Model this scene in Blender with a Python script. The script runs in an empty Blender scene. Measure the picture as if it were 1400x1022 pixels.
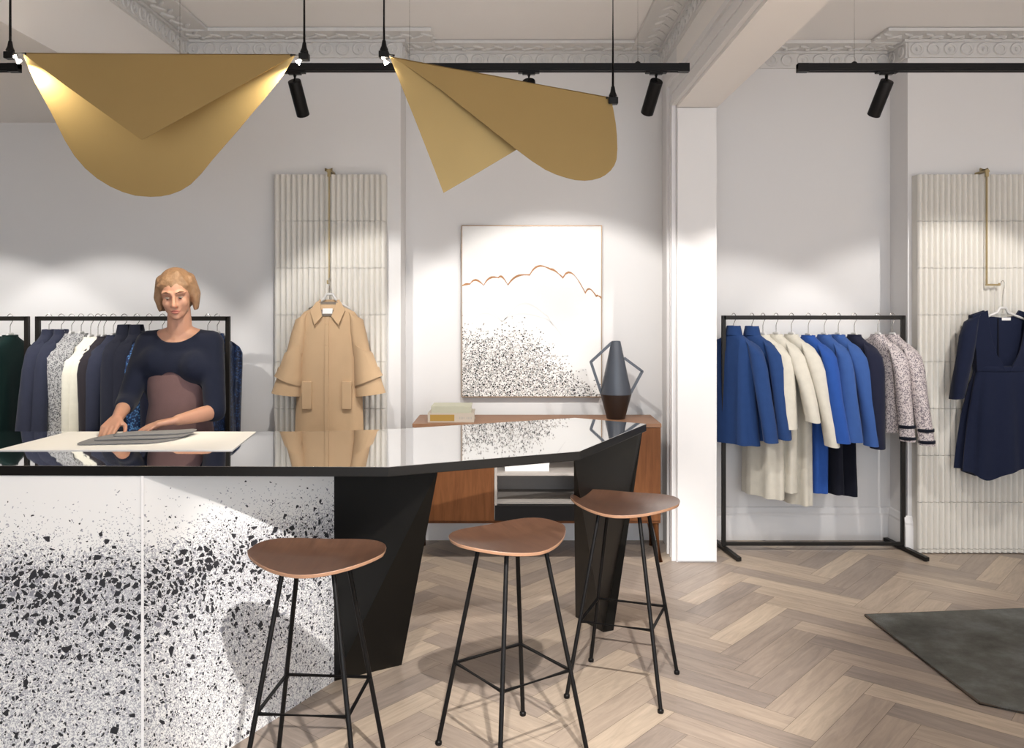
import bpy, bmesh, math, random
from mathutils import Vector, Matrix, Euler

random.seed(7)
S = bpy.context.scene
COL = S.collection
PI = math.pi
CAMH = 1.6
F = 1200.0            # focal length in pixels of the 1400 px frame


def P(x, y, Z):
    """world point seen at photo pixel x,y at depth Z"""
    return Vector(((x - 700) / F * Z, Z, CAMH - (y - 412) / F * Z))


# ------------------------------------------------------------------ materials
def nn(nt, t, **kw):
    n = nt.nodes.new(t)
    for k, v in kw.items():
        setattr(n, k, v)
    return n


def lin(c):
    return tuple(((v / 255) / 12.92 if v <= 10 else (((v / 255) + 0.055) / 1.055) ** 2.4) for v in c)


def mat(name, rgb, rough=0.6, metal=0.0, spec=0.5, noise=None, bump=None, sheen=0.0, ior=None, coat=0.0):
    """rgb: linear base colour. noise=(scale, amount) albedo variation, bump=(scale, strength)"""
    m = bpy.data.materials.new(name)
    m.use_nodes = True
    nt = m.node_tree
    b = nt.nodes['Principled BSDF']
    b.inputs['Base Color'].default_value = (*rgb, 1)
    b.inputs['Roughness'].default_value = rough
    b.inputs['Metallic'].default_value = metal
    b.inputs['Specular IOR Level'].default_value = spec
    if ior:
        b.inputs['IOR'].default_value = ior
    if coat:
        b.inputs['Coat Weight'].default_value = coat
        b.inputs['Coat Roughness'].default_value = 0.28
    if sheen:
        b.inputs['Sheen Weight'].default_value = sheen
    tc = nn(nt, 'ShaderNodeTexCoord')
    if noise:
        n = nn(nt, 'ShaderNodeTexNoise')
        n.inputs['Scale'].default_value = noise[0]
        n.inputs['Detail'].default_value = 5
        nt.links.new(tc.outputs['Object'], n.inputs['Vector'])
        r = nn(nt, 'ShaderNodeMapRange')
        r.inputs['To Min'].default_value = 1 - noise[1]
        r.inputs['To Max'].default_value = 1 + noise[1]
        nt.links.new(n.outputs['Fac'], r.inputs['Value'])
        mx = nn(nt, 'ShaderNodeMix', data_type='RGBA', blend_type='MULTIPLY')
        mx.inputs['Factor'].default_value = 1
        mx.inputs['A'].default_value = (*rgb, 1)
        nt.links.new(r.outputs['Result'], mx.inputs['B'])
        nt.links.new(mx.outputs['Result'], b.inputs['Base Color'])
    if bump:
        n = nn(nt, 'ShaderNodeTexNoise')
        n.inputs['Scale'].default_value = bump[0]
        n.inputs['Detail'].default_value = 4
        nt.links.new(tc.outputs['Object'], n.inputs['Vector'])
        bp = nn(nt, 'ShaderNodeBump')
        bp.inputs['Strength'].default_value = bump[1]
        bp.inputs['Distance'].default_value = 0.01
        nt.links.new(n.outputs['Fac'], bp.inputs['Height'])
        nt.links.new(bp.outputs['Normal'], b.inputs['Normal'])
    return m


def emit(name, rgb, strength):
    m = bpy.data.materials.new(name)
    m.use_nodes = True
    b = m.node_tree.nodes['Principled BSDF']
    b.inputs['Emission Color'].default_value = (*rgb, 1)
    b.inputs['Emission Strength'].default_value = strength
    return m


def math_node(nt, op, a, b=None, clamp=False):
    n = nn(nt, 'ShaderNodeMath', operation=op)
    n.use_clamp = clamp
    for i, v in enumerate((a, b)):
        if v is None:
            continue
        if isinstance(v, (int, float)):
            n.inputs[i].default_value = v
        else:
            nt.links.new(v, n.inputs[i])
    return n.outputs[0]


def mix_rgb(nt, fac, a, b):
    n = nn(nt, 'ShaderNodeMix', data_type='RGBA')
    for k, v in (('Factor', fac), ('A', a), ('B', b)):
        if isinstance(v, tuple):
            n.inputs[k].default_value = (*v, 1)
        elif isinstance(v, (int, float)):
            n.inputs[k].default_value = v
        else:
            nt.links.new(v, n.inputs[k])
    return n.outputs['Result']


def ramp(nt, val, stops):
    n = nn(nt, 'ShaderNodeValToRGB')
    e = n.color_ramp.elements
    while len(e) < len(stops):
        e.new(0.5)
    for el, (p, c) in zip(e, stops):
        el.position = p
        el.color = (c, c, c, 1) if isinstance(c, (int, float)) else (*c, 1)
    nt.links.new(val, n.inputs['Fac'])
    return n.outputs['Color']


def chips(nt, vec, scale, thr, dens):
    """angular chips: voronoi cells shrunk from their edges, kept with probability dens"""
    e = nn(nt, 'ShaderNodeTexVoronoi', feature='DISTANCE_TO_EDGE')
    e.inputs['Scale'].default_value = scale
    c = nn(nt, 'ShaderNodeTexVoronoi', feature='F1')
    c.inputs['Scale'].default_value = scale
    nt.links.new(vec, e.inputs['Vector'])
    nt.links.new(vec, c.inputs['Vector'])
    sep = nn(nt, 'ShaderNodeSeparateColor')
    nt.links.new(c.outputs['Color'], sep.inputs['Color'])
    on = math_node(nt, 'LESS_THAN', sep.outputs['Red'], dens)
    t = math_node(nt, 'MULTIPLY_ADD', sep.outputs['Green'], 0.12)
    t.node.inputs[2].default_value = thr
    inside = math_node(nt, 'GREATER_THAN', e.outputs['Distance'], t)
    return math_node(nt, 'MULTIPLY', on, inside), sep.outputs['Blue']


def terrazzo():
    m = mat('terrazzo_panel', (0.8, 0.79, 0.77), rough=0.45, spec=0.3)
    nt = m.node_tree
    b = nt.nodes['Principled BSDF']
    g = nn(nt, 'ShaderNodeNewGeometry')
    sp = nn(nt, 'ShaderNodeSeparateXYZ')
    nt.links.new(g.outputs['Position'], sp.inputs['Vector'])
    # warp so the chips are slightly elongated and irregular
    nz = nn(nt, 'ShaderNodeTexNoise')
    nz.inputs['Scale'].default_value = 14
    nt.links.new(g.outputs['Position'], nz.inputs['Vector'])
    wv = nn(nt, 'ShaderNodeVectorMath', operation='MULTIPLY_ADD')
    wv.inputs[1].default_value = (0.035, 0.035, 0.035)
    nt.links.new(nz.outputs['Color'], wv.inputs[0])
    nt.links.new(g.outputs['Position'], wv.inputs[2])
    vec = wv.outputs[0]
    # wavy contour: height above which the chips thin out
    wn = nn(nt, 'ShaderNodeTexNoise')
    wn.noise_dimensions = '1D'
    wn.inputs['Scale'].default_value = 1.7
    wn.inputs['Detail'].default_value = 1
    nt.links.new(sp.outputs['X'], wn.inputs['W'])
    h = math_node(nt, 'MULTIPLY_ADD', wn.outputs['Fac'], -0.28)
    nt.links.new(sp.outputs['Z'], h.node.inputs[2])
    h = math_node(nt, 'ADD', h, 0.14)
    d_big = ramp(nt, h, [(0.0, 0.03), (0.30, 0.06), (0.44, 0.16), (0.54, 0.55), (0.62, 0.85), (0.68, 0.30), (0.74, 0.03), (0.84, 0.006), (0.9, 0.0)])
    d_mid = ramp(nt, h, [(0.0, 0.13), (0.3, 0.22), (0.5, 0.42), (0.62, 0.55), (0.69, 0.28), (0.75, 0.06), (0.84, 0.012), (0.92, 0.0)])
    d_fine = ramp(nt, h, [(0.0, 0.26), (0.4, 0.48), (0.6, 0.7), (0.69, 0.45), (0.75, 0.10), (0.82, 0.015), (0.9, 0.0)])
    d_dust = ramp(nt, h, [(0.0, 0.40), (0.4, 0.72), (0.6, 0.92), (0.69, 0.7), (0.75, 0.18), (0.84, 0.02), (0.92, 0.0)])
    big, t1 = chips(nt, vec, 42, 0.10, d_big)
    mid, t2 = chips(nt, vec, 90, 0.10, d_mid)
    fine, t3 = chips(nt, vec, 150, 0.05, d_fine)
    dust, t4 = chips(nt, vec, 240, 0.03, d_dust)
    dark = (0.022, 0.022, 0.026)
    grey = (0.24, 0.24, 0.27)
    pale = (0.40, 0.40, 0.43)
    cd = mix_rgb(nt, dust, (0.80, 0.79, 0.77), mix_rgb(nt, math_node(nt, 'GREATER_THAN', t4, 0.75), pale, grey))
    c0 = mix_rgb(nt, fine, cd, mix_rgb(nt, math_node(nt, 'GREATER_THAN', t3, 0.72), pale, dark))
    c1 = mix_rgb(nt, mid, c0, mix_rgb(nt, math_node(nt, 'GREATER_THAN', t2, 0.30), grey, dark))
    c2 = mix_rgb(nt, big, c1, mix_rgb(nt, math_node(nt, 'GREATER_THAN', t1, 0.06), grey, dark))
    nt.links.new(c2, b.inputs['Base Color'])
    return m


def wood(name, c1, c2, scale=(2, 30, 2), rough=0.4, spec=0.4, coat=0.0):
    m = mat(name, c1, rough=rough, spec=spec, coat=coat)
    nt = m.node_tree
    b = nt.nodes['Principled BSDF']
    tc = nn(nt, 'ShaderNodeTexCoord')
    mp = nn(nt, 'ShaderNodeMapping')
    mp.inputs['Scale'].default_value = scale
    nt.links.new(tc.outputs['Object'], mp.inputs['Vector'])
    n = nn(nt, 'ShaderNodeTexNoise')
    n.inputs['Scale'].default_value = 3
    n.inputs['Detail'].default_value = 8
    n.inputs['Roughness'].default_value = 0.62
    n.inputs['Distortion'].default_value = 0.5
    nt.links.new(mp.outputs['Vector'], n.inputs['Vector'])
    r = ramp(nt, n.outputs['Fac'], [(0.3, 0.0), (0.7, 1.0)])
    nt.links.new(mix_rgb(nt, r, c1, c2), b.inputs['Base Color'])
    return m


def floor_mat():
    m = mat('oak_herringbone', (0.4, 0.33, 0.27), rough=0.38, spec=0.35)
    nt = m.node_tree
    b = nt.nodes['Principled BSDF']
    uv = nn(nt, 'ShaderNodeUVMap', uv_map='UVMap')
    at = nn(nt, 'ShaderNodeAttribute', attribute_name='plank')
    sep = nn(nt, 'ShaderNodeSeparateColor')
    nt.links.new(at.outputs['Color'], sep.inputs['Color'])
    off = nn(nt, 'ShaderNodeVectorMath', operation='MULTIPLY_ADD')
    off.inputs[1].default_value = (13, 17, 0)
    nt.links.new(at.outputs['Color'], off.inputs[0])
    nt.links.new(uv.outputs['UV'], off.inputs[2])
    mp = nn(nt, 'ShaderNodeMapping')
    mp.inputs['Scale'].default_value = (1.6, 15, 1)
    nt.links.new(off.outputs[0], mp.inputs['Vector'])
    n = nn(nt, 'ShaderNodeTexNoise')
    n.inputs['Scale'].default_value = 2.4
    n.inputs['Detail'].default_value = 9
    n.inputs['Roughness'].default_value = 0.65
    n.inputs['Distortion'].default_value = 0.9
    nt.links.new(mp.outputs['Vector'], n.inputs['Vector'])
    tone = ramp(nt, sep.outputs['Red'], [(0.0, (0.275, 0.225, 0.19)), (0.3, (0.37, 0.295, 0.235)),
                                         (0.65, (0.43, 0.345, 0.265)), (1.0, (0.52, 0.42, 0.32))])
    gr = nn(nt, 'ShaderNodeMapRange')
    gr.inputs['From Min'].default_value = 0.25
    gr.inputs['From Max'].default_value = 0.75
    gr.inputs['To Min'].default_value = 0.74
    gr.inputs['To Max'].default_value = 1.22
    nt.links.new(n.outputs['Fac'], gr.inputs['Value'])
    mx = nn(nt, 'ShaderNodeMix', data_type='RGBA', blend_type='MULTIPLY')
    mx.inputs['Factor'].default_value = 1
    nt.links.new(tone, mx.inputs['A'])
    nt.links.new(gr.outputs['Result'], mx.inputs['B'])
    nt.links.new(mx.outputs['Result'], b.inputs['Base Color'])
    bp = nn(nt, 'ShaderNodeBump')
    bp.inputs['Strength'].default_value = 0.08
    bp.inputs['Distance'].default_value = 0.004
    nt.links.new(n.outputs['Fac'], bp.inputs['Height'])
    nt.links.new(bp.outputs['Normal'], b.inputs['Normal'])
    return m


def speckled(name, base, spot, scale, dens, rough=0.85, metal=0.0):
    m = mat(name, base, rough=rough, metal=metal)
    nt = m.node_tree
    b = nt.nodes['Principled BSDF']
    tc = nn(nt, 'ShaderNodeTexCoord')
    on, t = chips(nt, tc.outputs['Object'], scale, 0.02, dens)
    nt.links.new(mix_rgb(nt, on, base, spot), b.inputs['Base Color'])
    return m


def art_mat():
    m = mat('artwork_print', (0.8, 0.79, 0.77), rough=0.7, spec=0.2)
    nt = m.node_tree
    b = nt.nodes['Principled BSDF']
    tc = nn(nt, 'ShaderNodeTexCoord')
    sp = nn(nt, 'ShaderNodeSeparateXYZ')
    nt.links.new(tc.outputs['Generated'], sp.inputs['Vector'])
    fc = nn(nt, 'ShaderNodeFloatCurve')
    cv = fc.mapping.curves[0]
    pts = [(0.0, 0.41), (0.2, 0.37), (0.42, 0.40), (0.6, 0.31), (0.75, 0.19), (0.9, 0.08), (1.0, 0.06)]
    cv.points[0].location = pts[0]
    cv.points[1].location = pts[-1]
    for p in pts[1:-1]:
        cv.points.new(*p)
    fc.mapping.update()
    nt.links.new(sp.outputs['X'], fc.inputs['Value'])
    d = math_node(nt, 'SUBTRACT', fc.outputs['Value'], sp.outputs['Z'])
    dens = ramp(nt, math_node(nt, 'ADD', d, 0.5), [(0.42, 0.0), (0.49, 0.12), (0.54, 0.5), (0.64, 0.85), (1.0, 0.92)])
    a, t = chips(nt, tc.outputs['Object'], 105, 0.07, dens)
    c, t2 = chips(nt, tc.outputs['Object'], 68, 0.14, math_node(nt, 'MULTIPLY', dens, 0.6))
    c0 = mix_rgb(nt, a, (0.82, 0.81, 0.79), mix_rgb(nt, math_node(nt, 'GREATER_THAN', t, 0.5), (0.4, 0.37, 0.34), (0.05, 0.05, 0.05)))
    c1 = mix_rgb(nt, c, c0, mix_rgb(nt, math_node(nt, 'GREATER_THAN', t2, 0.3), (0.3, 0.27, 0.25), (0.04, 0.04, 0.04)))
    nt.links.new(c1, b.inputs['Base Color'])
    return m


def rug_mat():
    m = mat('grey_rug_pile', (0.1, 0.1, 0.1), rough=0.95, spec=0.1)
    nt = m.node_tree
    b = nt.nodes['Principled BSDF']
    tc = nn(nt, 'ShaderNodeTexCoord')
    n = nn(nt, 'ShaderNodeTexNoise')
    n.inputs['Scale'].default_value = 4.5
    n.inputs['Detail'].default_value = 8
    n.inputs['Roughness'].default_value = 0.65
    nt.links.new(tc.outputs['Object'], n.inputs['Vector'])
    c = ramp(nt, n.outputs['Fac'], [(0.3, (0.075, 0.075, 0.066)), (0.5, (0.125, 0.125, 0.112)), (0.7, (0.19, 0.195, 0.19))])
    nt.links.new(c, b.inputs['Base Color'])
    f = nn(nt, 'ShaderNodeTexNoise')
    f.inputs['Scale'].default_value = 220
    nt.links.new(tc.outputs['Object'], f.inputs['Vector'])
    bp = nn(nt, 'ShaderNodeBump')
    bp.inputs['Strength'].default_value = 0.6
    bp.inputs['Distance'].default_value = 0.01
    nt.links.new(f.outputs['Fac'], bp.inputs['Height'])
    nt.links.new(bp.outputs['Normal'], b.inputs['Normal'])
    return m


M = {}
M['wall'] = mat('white_wall_paint', (0.76, 0.745, 0.735), rough=0.85, spec=0.2, noise=(3, 0.015), bump=(60, 0.02))
M['ceil'] = mat('ceiling_paint', (0.88, 0.845, 0.81), rough=0.9, spec=0.1, bump=(40, 0.02))
M['plaster'] = mat('cornice_plaster', (0.72, 0.70, 0.675), rough=0.9, spec=0.1, bump=(120, 0.35))
M['trim'] = mat('trim_paint', (0.78, 0.765, 0.755), rough=0.5, spec=0.4)
M['floor'] = floor_mat()
M['black'] = mat('black_metal', (0.006, 0.0055, 0.0055), rough=0.42, spec=0.18)
M['rackblack'] = mat('bronze_black_metal', (0.012, 0.010, 0.008), rough=0.45, spec=0.25)
M['countertop'] = mat('polished_dark_mirror_top', (0.62, 0.62, 0.62), rough=0.025, metal=1.0)
M['edge'] = mat('black_counter_edge', (0.007, 0.0065, 0.006), rough=0.35, spec=0.2)
M['counterblack'] = mat('black_laminate', (0.0065, 0.006, 0.0052), rough=0.35, spec=0.12)
M['terrazzo'] = terrazzo()
M['brass'] = mat('brushed_brass', (0.40, 0.285, 0.12), rough=0.45, metal=0.75, noise=(6, 0.05))
M['brass_dark'] = mat('aged_brass', (0.42, 0.33, 0.18), rough=0.4, metal=0.9)
M['walnut'] = wood('walnut_seat', (0.115, 0.056, 0.033), (0.062, 0.029, 0.017), scale=(22, 2.2, 2), rough=0.36, spec=0.8, coat=1.0)
M['teak'] = wood('teak_sideboard', (0.19, 0.075, 0.028), (0.12, 0.045, 0.017), scale=(14, 3, 1.3), rough=0.45, spec=0.15)
M['teak_lit_top'] = wood('teak_sideboard_lit_top', (0.30, 0.16, 0.09), (0.22, 0.11, 0.06), scale=(1.5, 14, 3), rough=0.45, spec=0.3)  # paler copy of the teak: light falling on the top is in its colour
M['edgewood'] = mat('pale_ply_edge', (0.36, 0.20, 0.12), rough=0.45)
M['greymetal'] = mat('grey_lacquer', (0.40, 0.37, 0.345), rough=0.6, spec=0.15)
M['darkgrey'] = mat('charcoal_lacquer', (0.012, 0.011, 0.011), rough=0.4, spec=0.15)
M['tile'] = mat('ceramic_tile', (0.72, 0.69, 0.63), rough=0.35, spec=0.4, noise=(9, 0.03))
M['art'] = art_mat()
M['copper'] = mat('copper_leaf', (0.33, 0.15, 0.055), rough=0.5, metal=0.3, noise=(40, 0.3))
M['faint'] = mat('pale_grey_ink', (0.70, 0.69, 0.68), rough=0.8)
M['vase'] = mat('slate_glaze', (0.06, 0.068, 0.085), rough=0.33, spec=0.5)
M['vase_b'] = mat('dark_brown_glaze', (0.022, 0.013, 0.010), rough=0.4)
M['book_g'] = mat('pale_sage_cover', (0.45, 0.44, 0.34), rough=0.7)
M['book_t'] = mat('taupe_cover', (0.48, 0.42, 0.35), rough=0.7)
M['gold'] = mat('ochre_spine_label', (0.36, 0.22, 0.045), rough=0.6)
M['paper'] = mat('white_paper', (0.80, 0.79, 0.78), rough=0.8, spec=0.2)
M['pages'] = mat('page_edges', (0.72, 0.69, 0.62), rough=0.9, spec=0.1)
M['rug'] = rug_mat()
M['rugedge'] = mat('brown_rug_binding', (0.07, 0.05, 0.035), rough=0.9)
M['hanger'] = mat('white_hanger', (0.60, 0.59, 0.57), rough=0.4)
M['steel'] = mat('steel_hook', (0.55, 0.53, 0.50), rough=0.25, metal=0.9)
M['led'] = emit('led_glow', (1.0, 0.9, 0.72), 60)
M['lens'] = emit('spot_lens', (1.0, 0.93, 0.85), 6)


def cloth(name, rgb, sheen=0.08, noise=(25, 0.1)):
    return mat(name, rgb, rough=0.9, spec=0.15, noise=noise, bump=(350, 0.15), sheen=sheen)


M['camel'] = cloth('camel_wool', (0.58, 0.40, 0.24), noise=(12, 0.05))
M['camel_lining'] = cloth('grey_lining', (0.20, 0.17, 0.14))
M['navy_dress'] = cloth('navy_crepe', (0.010, 0.014, 0.035))
M['cobalt'] = cloth('blue_suiting', (0.022, 0.058, 0.17))
M['cobalt2'] = cloth('deep_blue_suiting', (0.018, 0.048, 0.15))
M['bright'] = cloth('bright_blue_crepe', (0.022, 0.075, 0.30))
M['denim'] = cloth('mid_blue_crepe', (0.036, 0.088, 0.27))
M['cream'] = cloth('cream_wool', (0.60, 0.565, 0.485))
M['ivory'] = cloth('ivory_wool', (0.80, 0.77, 0.66))
M['black_cloth'] = cloth('black_navy_cloth', (0.006, 0.007, 0.014))
M['navy'] = cloth('navy_wool', (0.012, 0.014, 0.032))
M['slate'] = cloth('slate_navy_wool', (0.030, 0.034, 0.058))
M['ink'] = cloth('ink_wool', (0.020, 0.022, 0.036))
M['char'] = cloth('charcoal_wool', (0.030, 0.026, 0.032))
M['green'] = cloth('bottle_green_crepe', (0.010, 0.040, 0.034))
M['darkgreen'] = cloth('black_green_velvet', (0.006, 0.020, 0.018))
M['tweed'] = speckled('pink_grey_tweed', (0.52, 0.46, 0.45), (0.09, 0.075, 0.10), 170, 0.5)
M['greytweed'] = speckled('grey_salt_pepper_tweed', (0.42, 0.42, 0.42), (0.05, 0.05, 0.06), 170, 0.5)
M['sequin'] = speckled('blue_sequins', (0.012, 0.03, 0.10), (0.09, 0.24, 0.50), 110, 0.42, rough=0.35)
M['sequin_d'] = speckled('navy_sequins', (0.008, 0.014, 0.04), (0.03, 0.07, 0.18), 110, 0.35, rough=0.35)
M['mauve'] = cloth('mauve_jersey', (0.14, 0.085, 0.088))
M['navyknit'] = cloth('navy_knit', (0.009, 0.012, 0.027))
M['skin'] = mat('skin', (0.44, 0.235, 0.165), rough=0.5, noise=(20, 0.06))
M['skin'].node_tree.nodes['Principled BSDF'].inputs['Subsurface Weight'].default_value = 0.1
M['hair'] = mat('strawberry_blonde_hair', (0.25, 0.145, 0.08), rough=0.5, noise=(30, 0.45), bump=(60, 0.5))
M['eye_w'] = mat('eye_white', (0.22, 0.18, 0.16), rough=0.4)
M['iris'] = mat('dark_iris', (0.03, 0.02, 0.015), rough=0.2)
M['lip'] = mat('lip', (0.36, 0.12, 0.10), rough=0.45)
M['brow'] = mat('eyebrow', (0.14, 0.07, 0.035), rough=0.8)
M['greycloth'] = cloth('grey_folded_cloth', (0.20, 0.20, 0.21))
M['shoe'] = mat('black_shoe_leather', (0.01, 0.01, 0.01), rough=0.35)


# ------------------------------------------------------------------ mesh helpers
def fin(bm, angle=38):
    bmesh.ops.recalc_face_normals(bm, faces=bm.faces)
    return bm


def obj(name, bm, m, parent=None, smooth=38, bevel=0, subsurf=0):
    """link a bmesh as one object. Parented parts are given in the parent's local space."""
    bmesh.ops.recalc_face_normals(bm, faces=bm.faces)
    me = bpy.data.meshes.new(name)
    bm.to_mesh(me)
    bm.free()
    for x in (m if isinstance(m, (list, tuple)) else [m]):
        me.materials.append(x)
    for p in me.polygons:
        p.use_smooth = True
    if smooth is not None and smooth < 180:
        me.set_sharp_from_angle(angle=math.radians(smooth))
    o = bpy.data.objects.new(name, me)
    COL.objects.link(o)
    if parent is not None:
        o.parent = parent
    if bevel:
        b = o.modifiers.new('bevel', 'BEVEL')
        b.width = bevel
        b.segments = 2
        b.limit_method = 'ANGLE'
        b.angle_limit = math.radians(40)
    if subsurf:
        s = o.modifiers.new('subsurf', 'SUBSURF')
        s.levels = subsurf
        s.render_levels = subsurf
    return o


def thing(name, label, cat, loc=(0, 0, 0), rotz=0.0, group=None):
    o = bpy.data.objects.new(name, None)
    o.empty_display_size = 0.05
    COL.objects.link(o)
    o.location = loc
    o.rotation_euler = (0, 0, rotz)
    return tag(o, label, cat, group)


def tag(o, label, cat, group=None):
    o['label'] = label
    o['category'] = cat
    if group:
        o['group'] = group
    return o


def struct(name, bm, m, **kw):
    o = obj(name, bm, m, **kw)
    o['kind'] = 'structure'
    return o


def dup(root, loc, rotz, label, group=None, name=None):
    r = root.copy()
    COL.objects.link(r)
    r.location = loc
    r.rotation_euler = (0, 0, rotz)
    r['label'] = label
    if group:
        r['group'] = group
    for ch in list(root.children):
        c = ch.copy()
        COL.objects.link(c)
        c.parent = r
        for g in list(ch.children):
            d = g.copy()
            COL.objects.link(d)
            d.parent = c
    return r


def B():
    return bmesh.new()


def box(bm, x0, x1, y0, y1, z0, z1, mi=0, rot=None):
    vs = [bm.verts.new(v) for v in ((x0, y0, z0), (x1, y0, z0), (x1, y1, z0), (x0, y1, z0),
                                    (x0, y0, z1), (x1, y0, z1), (x1, y1, z1), (x0, y1, z1))]
    if rot is not None:
        for v in vs:
            v.co = rot @ v.co
    for f in ((0, 3, 2, 1), (4, 5, 6, 7), (0, 1, 5, 4), (1, 2, 6, 5), (2, 3, 7, 6), (3, 0, 4, 7)):
        bm.faces.new([vs[i] for i in f]).material_index = mi
    return vs


def hexa(bm, bottom, top, mi=0):
    """prism between two polygons of equal length"""
    a = [bm.verts.new(v) for v in bottom]
    b = [bm.verts.new(v) for v in top]
    n = len(a)
    bm.faces.new(a[::-1]).material_index = mi
    bm.faces.new(b).material_index = mi
    for i in range(n):
        bm.faces.new((a[i], a[(i + 1) % n], b[(i + 1) % n], b[i])).material_index = mi


def prism(bm, pts, z0, z1, mi=0):
    hexa(bm, [(p[0], p[1], z0) for p in pts], [(p[0], p[1], z1) for p in pts], mi)


def frame(d):
    d = Vector(d).normalized()
    up = Vector((0, 0, 1)) if abs(d.z) < 0.95 else Vector((1, 0, 0))
    a = d.cross(up).normalized()
    b = a.cross(d).normalized()
    return a, b


def tube(bm, pts, r, n=10, cap=True, mi=0):
    """swept round tube; r float or list"""
    pts = [Vector(p) for p in pts]
    rs = r if isinstance(r, (list, tuple)) else [r] * len(pts)
    rings = []
    pa = None
    for i, p in enumerate(pts):
        if i == 0:
            d = pts[1] - pts[0]
        elif i == len(pts) - 1:
            d = pts[-1] - pts[-2]
        else:
            d = (pts[i + 1] - p).normalized() + (p - pts[i - 1]).normalized()
        d.normalize()
        if pa is None:
            a, b = frame(d)
        else:
            a = (pa - d * pa.dot(d)).normalized()
            b = d.cross(a).normalized()
        pa = a
        rings.append([bm.verts.new(p + (a * math.cos(2 * PI * k / n) + b * math.sin(2 * PI * k / n)) * rs[i]) for k in range(n)])
    for r0, r1 in zip(rings, rings[1:]):
        for k in range(n):
            bm.faces.new((r0[k], r0[(k + 1) % n], r1[(k + 1) % n], r1[k])).material_index = mi
    if cap:
        bm.faces.new(rings[0][::-1]).material_index = mi
        bm.faces.new(rings[-1]).material_index = mi
    return rings


def bar(bm, p, q, w, h=None, mi=0):
    """rectangular bar between two points"""
    h = h or w
    p, q = Vector(p), Vector(q)
    d = (q - p).normalized()
    a, b = frame(d)
    ra = [bm.verts.new(p + a * sx * w / 2 + b * sy * h / 2) for sx, sy in ((-1, -1), (1, -1), (1, 1), (-1, 1))]
    rb = [bm.verts.new(q + a * sx * w / 2 + b * sy * h / 2) for sx, sy in ((-1, -1), (1, -1), (1, 1), (-1, 1))]
    bm.faces.new(ra[::-1]).material_index = mi
    bm.faces.new(rb).material_index = mi
    for k in range(4):
        bm.faces.new((ra[k], ra[(k + 1) % 4], rb[(k + 1) % 4], rb[k])).material_index = mi


def lathe(bm, prof, n=32, mi=0, c=(0, 0, 0)):
    rings = []
    for r, z in prof:
        if r < 1e-5:
            rings.append([bm.verts.new((c[0], c[1], c[2] + z))])
        else:
            rings.append([bm.verts.new((c[0] + r * math.cos(2 * PI * k / n), c[1] + r * math.sin(2 * PI * k / n), c[2] + z)) for k in range(n)])
    for a, b in zip(rings, rings[1:]):
        for k in range(n):
            k2 = (k + 1) % n
            if len(a) == 1 and len(b) == 1:
                continue
            if len(a) == 1:
                bm.faces.new((a[0], b[k], b[k2])).material_index = mi
            elif len(b) == 1:
                bm.faces.new((a[k], a[k2], b[0])).material_index = mi
            else:
                bm.faces.new((a[k], a[k2], b[k2], b[k])).material_index = mi
    return rings


def loft(bm, rings, cap0=True, cap1=True, mi=0):
    vr = [[bm.verts.new(p) for p in r] for r in rings]
    n = len(vr[0])
    for a, b in zip(vr, vr[1:]):
        for k in range(n):
            bm.faces.new((a[k], a[(k + 1) % n], b[(k + 1) % n], b[k])).material_index = mi
    if cap0:
        bm.faces.new(vr[0][::-1]).material_index = mi
    if cap1:
        bm.faces.new(vr[-1]).material_index = mi
    return vr


def ellipsoid(bm, c, r, rot=None, seg=16):
    m = Matrix.Translation(Vector(c))
    if rot is not None:
        m = m @ rot.to_4x4()
    m = m @ Matrix.Diagonal((r[0], r[1], r[2], 1))
    bmesh.ops.create_uvsphere(bm, u_segments=seg, v_segments=seg // 2 + 2, radius=1, matrix=m)


def capsule(bm, p, r0, q, r1, seg=12):
    p, q = Vector(p), Vector(q)
    ellipsoid(bm, p, (r0,) * 3, seg=seg)
    ellipsoid(bm, q, (r1,) * 3, seg=seg)
    d = q - p
    if d.length > 1e-5:
        m = Matrix.Translation((p + q) / 2) @ d.to_track_quat('Z', 'Y').to_matrix().to_4x4()
        bmesh.ops.create_cone(bm, cap_ends=True, segments=seg, radius1=r0, radius2=r1, depth=d.length, matrix=m)


def remesh(o, voxel, smooth=6):
    r = o.modifiers.new('union', 'REMESH')
    r.mode = 'VOXEL'
    r.voxel_size = voxel
    r.use_smooth_shade = True
    s = o.modifiers.new('smooth', 'SMOOTH')
    s.iterations = smooth
    s.factor = 0.5
    return o


# ------------------------------------------------------------------ camera
cam = bpy.data.cameras.new('camera')
cam.sensor_width = 36
cam.lens = 36 * F / 1400
cam.shift_y = -(511 - 412) / 1400
cam.clip_start = 0.05
co = bpy.data.objects.new('camera', cam)
COL.objects.link(co)
co.location = (0, 0, CAMH)
co.rotation_euler = (PI / 2, 0, 0)
S.camera = co
S.view_settings.view_transform = 'Standard'
S.view_settings.look = 'None'
S.view_settings.gamma = 1
S.view_settings.use_curve_mapping = False
S.view_settings.exposure = 0.16

# ------------------------------------------------------------------ room shell
ZC = 3.30
Z1, Z2 = 5.65, 5.91
XL, XR = -5.2, 5.0
NIB0, NIB1, NIBY = 1.011, 1.258, 5.393
SOF = 2.79
# floor: herringbone planks
bm = B()
uvl = bm.loops.layers.uv.new('UVMap')
cl = bm.loops.layers.color.new('plank')
W, N = 0.1275, 5
ang = math.radians(50)
ca, sa = math.cos(ang), math.sin(ang)
rnd = random.Random(3)
gap = 0.0007
UC, VC = 0.978 * ca + 3.634 * sa, -0.978 * sa + 3.634 * ca - W


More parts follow.
